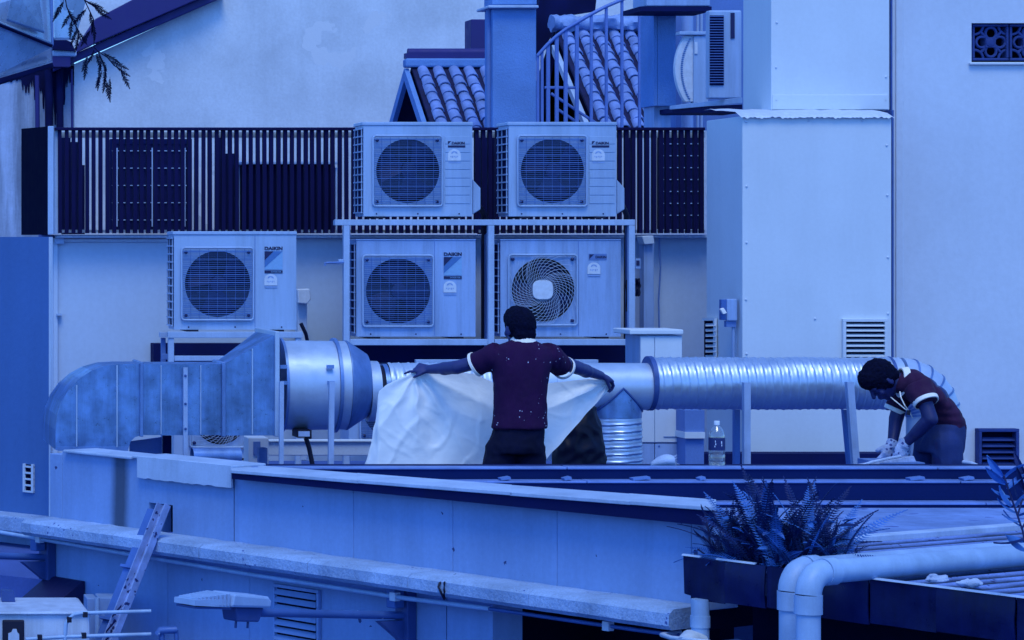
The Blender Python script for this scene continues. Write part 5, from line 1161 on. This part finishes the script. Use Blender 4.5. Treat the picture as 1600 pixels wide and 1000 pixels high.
def fern(label, s0, s1, count, seed, hscale, group):
    rnd = random.Random(seed); base = TZ((s0 + s1) / 2, zt - .03, -.15)
    t = thing('fern', base, label, 'fern', group)
    for i in range(count):
        s = rnd.uniform(s0, s1); p = TZ(s, zt - .04, rnd.uniform(-.26, -.04)); az = rnd.uniform(0, 2 * math.pi)
        el = R(rnd.choice((35, 46, 55, 62, 68, 74, 80, 84)) + rnd.uniform(-10, 8)); k = rnd.randrange(5)
        if el > R(68): k = rnd.choice((0, 2))
        if el < R(58) and Vector((math.cos(az), math.sin(az), 0)).dot(TN) > .25: az += math.pi
        o = bpy.data.objects.new('frond', (FR2 if rnd.random() < .27 else FR)[k]); C.objects.link(o); o.parent = t
        o.matrix_local = Matrix.Translation(p - base) @ Matrix.Rotation(az, 4, 'Z') @ Matrix.Rotation(-el, 4, 'Y') @ Matrix.Rotation(rnd.uniform(-1.1, 1.1), 4, 'X') @ Matrix.Scale(hscale * rnd.choice((.4, .5, .62, .72, .84, 1.05)) * rnd.uniform(.9, 1.05), 4)
    return t
BLB = None
def fern_leaves(t, s0, s1, count, seed):
    rnd = random.Random(seed)
    for i in range(count):
        p = TZ(rnd.uniform(s0, s1), zt + rnd.uniform(-.02, .2), rnd.uniform(-.26, .0))
        o = bpy.data.objects.new('leaf', rnd.choice((BL, BL2))); C.objects.link(o); o.parent = t
        o.matrix_local = Matrix.Translation(p - ORG[t.name]) @ Matrix.Rotation(rnd.uniform(0, 6.3), 4, 'Z') @ Matrix.Rotation(-rnd.uniform(-.3, 1.2), 4, 'Y') @ Matrix.Rotation(rnd.uniform(-.9, .9), 4, 'X') @ Matrix.Scale(rnd.uniform(.45, .9), 4)
fern_leaves(fern('left fern clump in the trough, spilling beside the end of the wall', .10, .26, 105, 1, .76, 'ferns in the trough'), .10, .26, 30, 1)
fern_leaves(fern('middle fern clump in the trough with the tallest upright fronds', .24, .46, 165, 2, 1.05, 'ferns in the trough'), .24, .46, 40, 2)
fern_leaves(fern('right fern clump in the trough, arching over the white pipes', .42, .70, 160, 3, .98, 'ferns in the trough'), .42, .70, 40, 3)
def shrub(nm, label, pts, leaves, Y, seed, sc):
    rnd = random.Random(seed); t = thing(nm, P(pts[0][0][0], pts[0][0][1], Y), label, 'plant'); mb = MB()
    for q in pts: mb.tube([P(x, y, Y) for x, y in q], .004, 5)
    mb.build('stem', M['stem'], t)
    for x, y, a in leaves:
        o = bpy.data.objects.new('leaf', rnd.choice((BL, BL, BL2))); C.objects.link(o); o.parent = t
        o.matrix_local = Matrix.Translation(P(x, y, Y) - ORG[t.name]) @ Matrix.Rotation(-R(a), 4, 'Y') @ Matrix.Rotation(rnd.uniform(-1.1, 1.1), 4, 'X') @ Matrix.Rotation(rnd.uniform(-.5, .5), 4, 'Z') @ Matrix.Scale(sc * rnd.uniform(.8, 1.2), 4)
shrub('shrub', 'thin leafy shoot reaching in at the right edge above the pipe', [[(1612, 900), (1598, 830), (1588, 800), (1574, 760), (1568, 742)], [(1590, 805), (1600, 770), (1604, 735)], [(1597, 825), (1612, 800)]],
      [(1588, 800, 160), (1582, 790, 130), (1578, 775, 170), (1572, 755, 160), (1568, 744, 120), (1570, 748, 40), (1586, 795, 60), (1594, 780, 120), (1600, 765, 140), (1603, 745, 100), (1602, 750, 30), (1594, 815, 175), (1597, 822, 150), (1600, 840, -160), (1604, 860, 170), (1590, 808, 20), (1600, 770, 70), (1575, 765, 60), (1603, 845, 190)], 10.7, 4, .95)
shrub('seedling', 'small round-leaved seedling at the left end of the planted trough', [[(1112, 876), (1110, 850), (1106, 825), (1101, 800)], [(1110, 850), (1098, 838)], [(1112, 870), (1122, 840), (1128, 822)], [(1112, 874), (1090, 858)]],
      [(1101, 802, 120), (1104, 812, 20), (1106, 822, 200), (1100, 838, 190), (1096, 838, 150), (1112, 840, 30), (1122, 842, 60), (1128, 824, 100), (1118, 855, 140), (1092, 858, 200), (1104, 826, 60), (1126, 835, -10)], 12.15, 6, .42)
# ------------------------------------------------------------------ people
def ring_el(c, ax, ay, n=20, p=2.3):
    out = []
    for k in range(n):
        a = 2 * math.pi * k / n; x, y = math.cos(a), math.sin(a)
        out.append(c + ax * math.copysign(abs(x) ** (2 / p), x) + ay * math.copysign(abs(y) ** (2 / p), y))
    return out
def hand(mb, wr, d, nrm, side, curl, spread=.12, th=1.0, thumb=None):
    """palm and five fingers; d to the fingertips, nrm the back of the hand, side towards the thumb; curl per finger (index..little)"""
    d = d.normalized(); nrm = (nrm - d * nrm.dot(d)).normalized(); s = nrm.cross(d).normalized() * side
    pl = .078
    for i, q in enumerate((.030, .011, -.009, -.028)):
        kn = wr + d * (pl - abs(q) * .25) + s * q
        mb.caps(wr + d * .008 + s * q * .55, kn, .0155 * th, .0125 * th, 8)
        ln = ((.040, .025, .020), (.044, .028, .022), (.041, .026, .021), (.033, .020, .018))[i]
        a = 0; p = kn; dr = (d + s * q * spread * 30 * .1).normalized()
        for j, L in enumerate(ln):
            a += curl[i] * (.8, 1.1, .8)[j]
            v = dr * math.cos(a) - nrm * math.sin(a); e = p + v * L
            mb.caps(p, e, (.0095, .0088, .0080)[j] * th, (.0088, .0080, .0072)[j] * th, 8); p = e
    tv = thumb if thumb is not None else (d * .75 + s * .7 - nrm * .35)
    tv = tv.normalized(); b = wr + d * .022 + s * .024
    m_ = b + tv * .04; mb.caps(b, m_, .0135 * th, .0105 * th, 8); e = m_ + (tv * .75 + d * .5 - nrm * .25).normalized() * .03; mb.caps(m_, e, .0102 * th, .0085 * th, 8)
    mb.ball(wr + d * .042, s * .036 * th, nrm * .017 * th, d * .044 * th, 12, 8)
def head(mb, c, u, f, l, ear=True):
    """skull, face, ears; u crown, f face, l the person's left"""
    mb.ball(c + u * .02, l * .077, f * .096, u * .098, 20, 14); mb.ball(c - u * .045 + f * .022, l * .058, f * .07, u * .072, 18, 12)
    mb.ball(c - u * .098 + f * .055, l * .026, f * .024, u * .02, 10, 8)         # chin
    mb.caps(c + f * .092 + u * .012, c + f * .112 - u * .025, .008, .014, 8); mb.ball(c + f * .112 - u * .027, l * .018, f * .012, u * .010, 10, 6)   # nose
    for q in (-1, 1):
        mb.ball(c + f * .082 + u * .020 + l * .031 * q, l * .02, f * .014, u * .010, 10, 6)    # brow
        mb.ball(c + f * .079 - u * .002 + l * .031 * q, l * .014, f * .012, u * .009, 10, 6)   # eye
        mb.ball(c + f * .070 - u * .030 + l * .042 * q, l * .02, f * .018, u * .022, 10, 6)    # cheek
        if ear: mb.ball(c - f * .006 - u * .012 + l * .079 * q, l * .009, f * .02 + l * .008 * q, u * .033, 10, 8)
    mb.ball(c + f * .091 - u * .058, l * .024, f * .010, u * .007, 10, 6); mb.ball(c + f * .089 - u * .068, l * .021, f * .010, u * .007, 10, 6)   # lips
def folds(sc, amp, k=1.0):
    def fn(co):
        q = Vector((co.x * sc, co.y * sc * .7, co.z * sc * k)); return (noise.noise(q) * .6 + (1 - 2 * abs(noise.noise(q * 1.7 + Vector((7, 3, 1))))) * .4) * amp
    return fn
Z = Vector((0, 0, 1)); X = Vector((1, 0, 0)); Yv = Vector((0, 1, 0))
# ---- man holding the sheet, seen from behind
def J(px, py, dy=0): return P(px, py, 16 + dy)
s1 = 16 / F
org = Vector((J(805, 0).x, 16, zd(2.0)))
b = MB(); u = (Z + X * -.03).normalized(); l = (-X * .96 - Yv * .25).normalized(); f = u.cross(-l).normalized()
if f.y < 0: f = -f
hc = J(812.5, 513, .015)
head(b, hc, u, f, l)
b.caps(J(815, 522, .01), J(816, 548, -.01), .056, .062)
for a, c, ra, rb in ((J(784, 555), J(714, 574, .13), .043, .040), (J(714, 574, .13), J(671, 577, .31), .041, .027), (J(850, 556), J(903, 575, .20), .043, .040), (J(903, 575, .20), J(939, 587, .38), .040, .026)): b.caps(a, c, ra, rb)
b.caps(J(722, 573, .12), J(694, 576, .22), .034, .040); b.caps(J(898, 573, .19), J(916, 580, .27), .034, .041)
hand(b, J(671, 577, .31), J(655, 575, .345) - J(671, 577, .31), Vector((.15, -.75, .62)), 1, (.25, .95, 1.0, 1.0), thumb=Vector((-.75, .1, -.45)))
hand(b, J(939, 587, .38), J(952, 592, .42) - J(939, 587, .38), Vector((.25, -.35, .9)), -1, (.75, .8, .85, .9), thumb=Vector((.35, .2, -.85)))
b.loft([ring_el(J(c, y), X * (h * s1), Yv * dd) for c, y, h, dd in ((816, 544, 24, .06), (815, 560, 36, .085), (814, 600, 36, .095), (812, 650, 36, .095), (805, 700, 37, .10))])
for x0, x1_ in ((785, 772), (826, 832)): b.caps(J(x0, 705), J(x1_, 815, .02), .08, .058); b.caps(J(x1_, 815, .02), J(x1_, 905), .055, .04); b.caps(J(x1_, 915, -.02), J(x1_, 918, .16), .038, .03)
me = organic(b, .0058, 3)
man = mesh_obj('person', me, M['skin'], org=org)
tag(man, 'man in maroon polo seen from behind, arms spread holding the white sheet', 'person')
b = MB(); b.loft([ring_el(J(c, y, -.005), X * (h * s1), Yv * dd, 26) for c, y, h, dd in ((817, 532, 17, .072), (817, 537, 29, .085), (816.5, 544, 41, .098), (816, 553, 46, .108), (815, 566, 46, .117), (814.5, 580, 43.5, .12), (814, 600, 40.5, .12), (814, 625, 39.5, .12), (812.8, 650, 40, .122), (811.5, 669, 42, .126))])
b.lathe(J(782, 551, -.005), J(742, 570, .085) - J(782, 551, -.005), [(0, .066), (.05, .076), (.12, .069), (.181, .064)], 20, True)
b.lathe(J(852, 552, -.005), J(882, 575.5, .135) - J(852, 552, -.005), [(0, .066), (.05, .074), (.12, .066), (.198, .059)], 20, True)
me = organic(b, .0075, 10); f1 = folds(8, .013, .5); f2 = folds(22, .004, .6)
shirt = mesh_obj('polo_shirt', me, M['shirt'], man, disp=lambda co: f1(co) + f2(co))
for a, c, r in ((J(782, 551, -.005), J(742, 570, .085), .0735), (J(852, 552, -.005), J(882, 575.5, .135), .0685)):
    d = (c - a).normalized(); mb = MB(); mb.lathe(c - d * .014, d, [(0, r - .004), (.002, r), (.017, r - .0005), (.019, r - .006), (.012, r - .014)], 28); mb.build('cuff', M['white'], man, smooth=50)
mb = MB(); n = 36; vs = []; fs = []
for k in range(n):
    a = 2 * math.pi * k / n; c, sn = math.cos(a), math.sin(a)
    back = max(0, -sn); top = J(816.5, 523 + 5 * (1 - back), .005); bot = J(817, 534.5 + 2 * (1 - back) - 1.5 * abs(c), -.004)
    for cc, rx, ry in ((top, .058, .066), (top, .064, .072), (bot, .076, .086), (bot, .070, .078)): vs.append(cc + X * (c * rx) + Yv * (sn * ry))
for k in range(n):
    q = (k + 1) % n
    for j in range(4): fs.append((k * 4 + j, q * 4 + j, q * 4 + (j + 1) % 4, k * 4 + (j + 1) % 4))
mb.add(vs, fs).build('collar', M['white'], man, smooth=50)
b = MB(); b.loft([ring_el(J(c, y, 0), X * (h * s1), Yv * dd, 22) for c, y, h, dd in ((811, 662, 38, .112), (809, 680, 40, .12), (806, 698, 43, .125), (804, 708, 44, .12))])
for x0, x1_, xa in ((783, 773, 771), (828, 831, 832)): b.caps(J(x0, 702), J(x1_, 760, .01), .088, .080); b.caps(J(x1_, 760, .01), J(x1_, 820, .02), .080, .068); b.caps(J(x1_, 820, .02), J(xa, 905), .068, .055)
me = organic(b, .009, 4); f1 = folds(13, .011, .7); mesh_obj('trousers', me, M['trouser'], man, disp=f1)
b = MB(); b.ball(hc + u * .024 - f * .008, l * .083, f * .098, u * .101, 24, 16); b.ball(hc + u * .055 + f * .03, l * .074, f * .078, u * .072, 20, 12); b.ball(hc - u * .03 - f * .05, l * .068, f * .05, u * .05, 18, 12)
me = organic(b, .006, 2); fr = folds(60, .007); mesh_obj('hair', me, M['hair'], man, disp=lambda co: fr(co))
for x1_ in (772, 832):
    b = MB(); b.caps(J(x1_, 917, -.05), J(x1_, 920, .15), .045, .036); b.caps(J(x1_, 905, -.02), J(x1_, 917, -.03), .045, .045); me = organic(b, .01, 2); mesh_obj('shoe', me, M['dark'], man)

# ---- the sheet
def interp(tab, x):
    for (a, c), (d, e) in zip(tab, tab[1:]):
        if a <= x <= d: return c + (e - c) * (x - a) / (d - a)
    return tab[0][1] if x < tab[0][0] else tab[-1][1]
TOP = [(562, 752), (571, 722), (579, 694), (588, 655), (589.5, 630), (592, 612), (604, 601), (625, 591), (648, 581), (656, 580), (680, 584), (715, 582), (740, 584), (775, 600), (815, 612), (852, 599), (900, 594), (935, 590), (950, 592), (957, 600)]
BOT = [(562, 760), (600, 800), (700, 806), (800, 800), (826, 748), (850, 720), (880, 688), (905, 660), (922, 640), (942, 618), (957, 603)]
nx, ny = 190, 80; vs = []; fs = []
def crease(q, w_): v = abs(noise.noise(q)); return max(0, 1 - v / w_)
for i in range(nx + 1):
    x = 562 + 395 * i / nx; y0, y1 = interp(TOP, x), interp(BOT, x)
    for j in range(ny + 1):
        t = j / ny; y = y0 + (y1 - y0) * t
        hy = .36 + .07 * (x - 650) / 300
        q = Vector((x * .012 + y * .004, y * .007, 0)); w1 = noise.noise(q) * .05
        w1 -= .007 * crease(Vector((x * .016 + y * .010, y * .011 - x * .005, 4)), .14) + .003 * crease(Vector((x * .028 - y * .016, y * .02, 9)), .16) + .001 * crease(Vector((x * .05, y * .05 + x * .02, 2)), .2)
        for hx, hy_, am in ((652, 581, 1), (953, 597, 1)):           # creases radiating from the two hands
            dx, dy = x - hx, y - hy_; rr = math.hypot(dx, dy) + 1; w1 += am * .034 * (abs(math.sin(5.5 * math.atan2(dy, dx) + .7)) - .5) * math.exp(-rr / 150) * min(1, rr / 10)
        edge_ = min(1, t * 6)
        vs.append(P(x + 3 * noise.noise(Vector((y * .05, x * .01, 5))), y, 16 + hy - .10 * t * min(1, (y1 - y0) / 120) + w1 * (.35 + .65 * edge_)))
for i in range(nx):
    for j in range(ny): a = i * (ny + 1) + j; fs.append((a, a + 1, a + ny + 2, a + ny + 1))
sh = MB().add(vs, fs).build('plastic_sheet', M['sheet'], smooth=180, fix=False)
tag(sh, 'large translucent white sheet held up by the man in maroon', 'sheet')

# ---- stooping man at the right
def K(px, py, dy=0): return P(px, py, 16.55 + dy)
s2 = 16.55 / F
org = Vector((K(1470, 0).x, 16.55, zd(2.0)))
hc = K(1377, 593); u = Vector((-.80, 0, .60)); u.normalize(); f = Vector((-.60, 0, -.80)); f.normalize(); l = -Yv
tn = Quaternion(Vector((0, 0, 1)), R(8)); u = tn @ u; f = tn @ f; l = tn @ l
b = MB(); head(b, hc, u, f, l)
b.caps(hc - u * .05 - f * .03, K(1416, 601), .056, .065)
for a, c, ra, rb in ((K(1440, 612, -.15), K(1454, 655, -.21), .044, .043), (K(1454, 655, -.21), K(1413, 694, -.07), .042, .028), (K(1412, 612, .14), K(1400, 655, .13), .044, .042), (K(1400, 655, .13), K(1394, 696, .06), .041, .028)): b.caps(a, c, ra, rb)
b.caps(K(1448, 660, -.19), K(1432, 676, -.14), .043, .037)
for x, y, h, w_ in ((1476, 690, 24, .13), (1474, 668, 23, .13), (1468, 645, 24, .13), (1456, 624, 24, .14), (1440, 610, 23, .15), (1424, 603, 18, .14)): b.ball(K(x, y), X * (h * s2), Yv * w_, Z * (h * s2), 18, 10)
for x0, x1_, dy in ((1478, 1474, -.1), (1468, 1458, .1)): b.caps(K(x0, 695, dy), K(x1_, 805, dy), .08, .058); b.caps(K(x1_, 805, dy), K(x1_ + 6, 890, dy), .055, .042); b.caps(K(x1_ + 8, 900, dy), K(x1_ - 34, 903, dy), .036, .03)
me = organic(b, .006, 3); man2 = mesh_obj('person', me, M['skindk'], org=org)
tag(man2, 'man in maroon polo and work gloves stooping at the right, looking down', 'person')
b = MB(); SP2 = [(1479, 664, .97, -.22, 27, .15), (1476, 655, .96, -.28, 29, .158), (1470, 643, .90, -.43, 31, .16), (1462, 630, .80, -.60, 32, .165), (1452, 619, .68, -.73, 33, .175), (1441, 610, .50, -.86, 31, .18), (1429, 604, .28, -.96, 28, .175), (1419, 601, .15, -.99, 22, .14), (1410, 599, .1, -.995, 16, .09)]
for x, y, dx, dz, h, w_ in SP2:
    nv = Vector((dx, 0, dz)).normalized(); tv = Vector((-dz, 0, dx)).normalized(); b.ball(K(x, y), nv * (h * s2), Yv * w_, tv * .062, 22, 12)
b.lathe(K(1478, 669), Vector((.25, 0, 1)), [(0, .10), (.03, .105)], 20, True)
b.lathe(K(1434, 602, -.13), K(1446.5, 627, -.19) - K(1434, 602, -.13), [(0, .082), (.04, .080), (.12, .066)], 20, True)
b.lathe(K(1416, 604, .13), K(1398, 640, .145) - K(1416, 604, .13), [(0, .068), (.05, .068), (.153, .052)], 20, True)
me = organic(b, .0075, 5); f1 = folds(10, .010, .8); mesh_obj('polo_shirt', me, M['shirt2'], man2, disp=lambda co: f1(co) + f2(co))
for a, c, r in ((K(1434, 602, -.13), K(1446.5, 627, -.19), .072), (K(1416, 604, .13), K(1398, 640, .145), .060)):
    d = (c - a).normalized(); mb = MB(); mb.lathe(c - d * .013, d, [(0, r - .003), (.002, r + .003), (.024, r + .001), (.026, r - .005), (.016, r - .012)], 28); mb.build('cuff', M['white'], man2, smooth=50)
mb = MB(); ax = (K(1398, 594) - K(1412, 598)).normalized(); e1 = Vector((-ax.z, 0, ax.x)); e1 = e1 if e1.z > 0 else -e1; vs = []; fs = []; n = 32
for k in range(n):
    a = 2 * math.pi * k / n; c, sn = math.cos(a), math.sin(a); top = K(1402.5, 593.5) - ax * .01 * (1 - c); bot = K(1411, 597)
    for cc, r1, r2 in ((top, .066, .066), (top, .074, .074), (bot, .094, .094), (bot, .086, .086)): vs.append(cc + e1 * (c * r1) + Yv * (sn * r2))
for k in range(n):
    q = (k + 1) % n
    for j in range(4): fs.append((k * 4 + j, q * 4 + j, q * 4 + (j + 1) % 4, k * 4 + (j + 1) % 4))
mb.add(vs, fs).build('collar', M['white'], man2, smooth=50)
b = MB(); b.loft([ring_el(K(x, y), X * (h * s2), Yv * w_, 22) for x, y, h, w_ in ((1478, 662, 26, .15), (1475, 680, 29, .16), (1470, 698, 31, .165), (1468, 706, 31, .16))])
for x0, x1_, dy in ((1480, 1482, -.10), (1452, 1446, .10)): b.caps(K(x0, 694, dy), K(x1_, 760, dy), .088, .082); b.caps(K(x1_, 760, dy), K(x1_, 815, dy), .082, .068); b.caps(K(x1_, 815, dy), K(x1_ + 5, 888, dy), .066, .056)
me = organic(b, .009, 2); f1 = folds(13, .010, .35); mesh_obj('trousers', me, M['trouser2'], man2, disp=f1)
b = MB(); b.ball(hc + u * .026 - f * .010, l * .086, f * .100, u * .104, 24, 16); b.ball(hc + u * .06 + f * .034, l * .076, f * .072, u * .066, 20, 12); b.ball(hc - u * .02 - f * .055, l * .072, f * .046, u * .055, 18, 12)
me = organic(b, .006, 2); fr2 = folds(55, .009); mesh_obj('hair', me, M['hair'], man2, disp=lambda co: fr2(co))
for wr, dr, nr_, sd_, th in ((K(1413, 694, -.07), Vector((-.30, .05, -.9)), Vector((.2, -.95, .1)), 1, None), (K(1394, 696, .06), Vector((-.45, -.1, -.85)), Vector((.3, -.9, -.2)), -1, None)):
    b = MB(); hand(b, wr - dr.normalized() * .005, dr, nr_, sd_, (.45, .5, .55, .6), th=1.35); b.lathe(wr - dr.normalized() * .03, dr, [(0, .036), (.012, .038), (.05, .036)], 16, True)
    me = organic(b, .006, 2); mesh_obj('glove', me, M['glove'], man2, disp=folds(40, .003))
mb = MB(); mb.tube([K(1406, 612, -.09), K(1408, 622, -.13), K(1414, 634, -.14), K(1421, 643, -.12), K(1426, 653, -.10)], .0035, 6); mb.tube([K(1391, 620, -.02), K(1402, 629, -.08), K(1414, 639, -.12), K(1421, 643, -.12)], .0035, 6); mb.build('lanyard', M['white'], man2)
mb = MB(); mb.pp([(1418, 641), (1423, 641), (1422, 649), (1417, 648)], 16.4, .01); mb.build('whistle', M['dark'], man2)
for x1_, dy in ((1482, -.09), (1460, .09)):
    b = MB(); b.caps(K(x1_ + 2, 902, dy), K(x1_ - 38, 905, dy), .045, .036); b.caps(K(x1_, 888, dy), K(x1_, 902, dy), .046, .046); me = organic(b, .01, 2); mesh_obj('shoe', me, M['dark'], man2)

# ------------------------------------------------------------------ small things on the roof edge
ZE = zd(1.225) + .001
def on_edge(px, Y): q = P(px, 0, Y); return Vector((q.x, Y, ZE))
# drink bottle
c = on_edge(1120, 15.36)
db = thing('drink_bottle', c, 'small drink bottle with dark label standing on the roof edge', 'bottle')
h = .252
MB().lathe(c, (0, 0, 1), [(0, .036), (.005, .042), (.03, .043), (.034, .041), (.04, .043), (.07, .043), (.074, .041), (.08, .043), (.172, .043), (.19, .040), (.215, .026), (.228, .014), (.236, .013)], 28, True).build('bottle', M['water'], db, smooth=40)
MB().lathe(c + Vector((0, 0, .096)), (0, 0, 1), [(0, .0435), (0, .0442), (.068, .0442), (.068, .0435)], 28).build('label', M['label'], db, smooth=40)
MB().lathe(c + Vector((0, 0, .233)), (0, 0, 1), [(0, .0155), (.02, .0155), (.022, .014)], 18, True).build('cap', M['sticker'], db, smooth=40)
mb = MB()
for dx, z0, w_, hh in ((-.020, .145, .006, .012), (-.018, .130, .009, .010), (-.022, .118, .008, .008), (.012, .140, .005, .014), (.013, .124, .004, .010)):
    yy = -math.sqrt(max(0, .0447 ** 2 - dx ** 2)); mb.obox(c + Vector((dx, yy, z0)), Vector((w_ / 2, -dx * w_ / 2 / .044, 0)), Vector((0, .0008, 0)), Vector((0, 0, hh / 2)))
mb.build('label_print', M['sticker'], db)
# brush / rag
c = on_edge(1036, 15.38); mb = MB(); n = 14
t = thing('paint_brush', c, 'pale frayed brush lying on the roof edge left of the drink bottle', 'brush')
rings = []
for i in range(9):
    q = i / 8; r = .012 + .022 * math.sin(q * 2.2); rings.append([c + Vector((-.065 + .12 * q, math.cos(a) * r * 1.3, .012 + r + math.sin(a) * r - .008)) for a in [2 * math.pi * k_ / 12 for k_ in range(12)]])
mb.loft(rings); mb.build('handle', M['paper'], t, smooth=60)
mb = MB(); rn = random.Random(4)
for i in range(26): a = c + Vector((.04, rn.uniform(-.03, .03), .012 + rn.uniform(.005, .045))); mb.tube([a, a + Vector((rn.uniform(.02, .045), rn.uniform(-.02, .02), rn.uniform(-.03, .015)))], .0016, 4)
mb.build('bristles', M['paper'], t)
# black bag behind the jug
b = MB(); base = P(905, 0, 16.8); zf = zd(2.0)
b.loft([ring_el(Vector((base.x + dx, 16.8, z_)), X * rx, Yv * ry, 20) for dx, z_, rx, ry in ((0, zf, .15, .14), (0, zf + .3, .17, .15), (0, zf + .65, .16, .14), (.0, zf + .88, .13, .12), (.01, zf + 1.02, .09, .08), (.02, zf + 1.08, .04, .04))])
me = organic(b, .012, 3); o = mesh_obj('refuse_bag', me, M['bag'], org=Vector((base.x, 16.8, zf)), disp=folds(8, .03)); tag(o, 'black plastic bag under the right corner of the sheet, beside the branch duct', 'bag')
# board the stooping man works on
t = thing('timber_board', P(1388, 728, 16.2), 'pale board under the gloved hands of the stooping man', 'board')
mb = MB(); a = P(1346, 727, 16.2); b_ = P(1428, 712, 16.35); mb.prism([a, b_, b_ + Vector((.02, 0, -.05)), a + Vector((0, 0, -.02))], (0, .22, -.02)); mb.build('board', M['wood'], t, bevel=.004)
mb = MB(); mb.box(P(1370, 0, 16.3).x, P(1440, 0, 16.3).x, 16.25, 16.6, zd(2), P(0, 722, 16.3).z); mb.build('trestle', M['framedk'], t)
mb = MB(); mb.tube([P(1345, 728, 16.15), P(1362, 722, 16.15), P(1390, 716, 16.15), P(1408, 713, 16.15)], .008, 6); mb.build('strip', M['paper'], t)
mb = MB(); mb.tube([P(1505, 722, 16.3), P(1518, 724, 16.25), P(1530, 729, 16.2), P(1545, 735, 16.1)], .012, 8); tag(mb.build('hose_end', M['paper'], smooth=60), 'pale hose trailing over the roof edge by the low vent', 'hose')

if _ts is not None: bpy.data.scenes.remove(_ts)
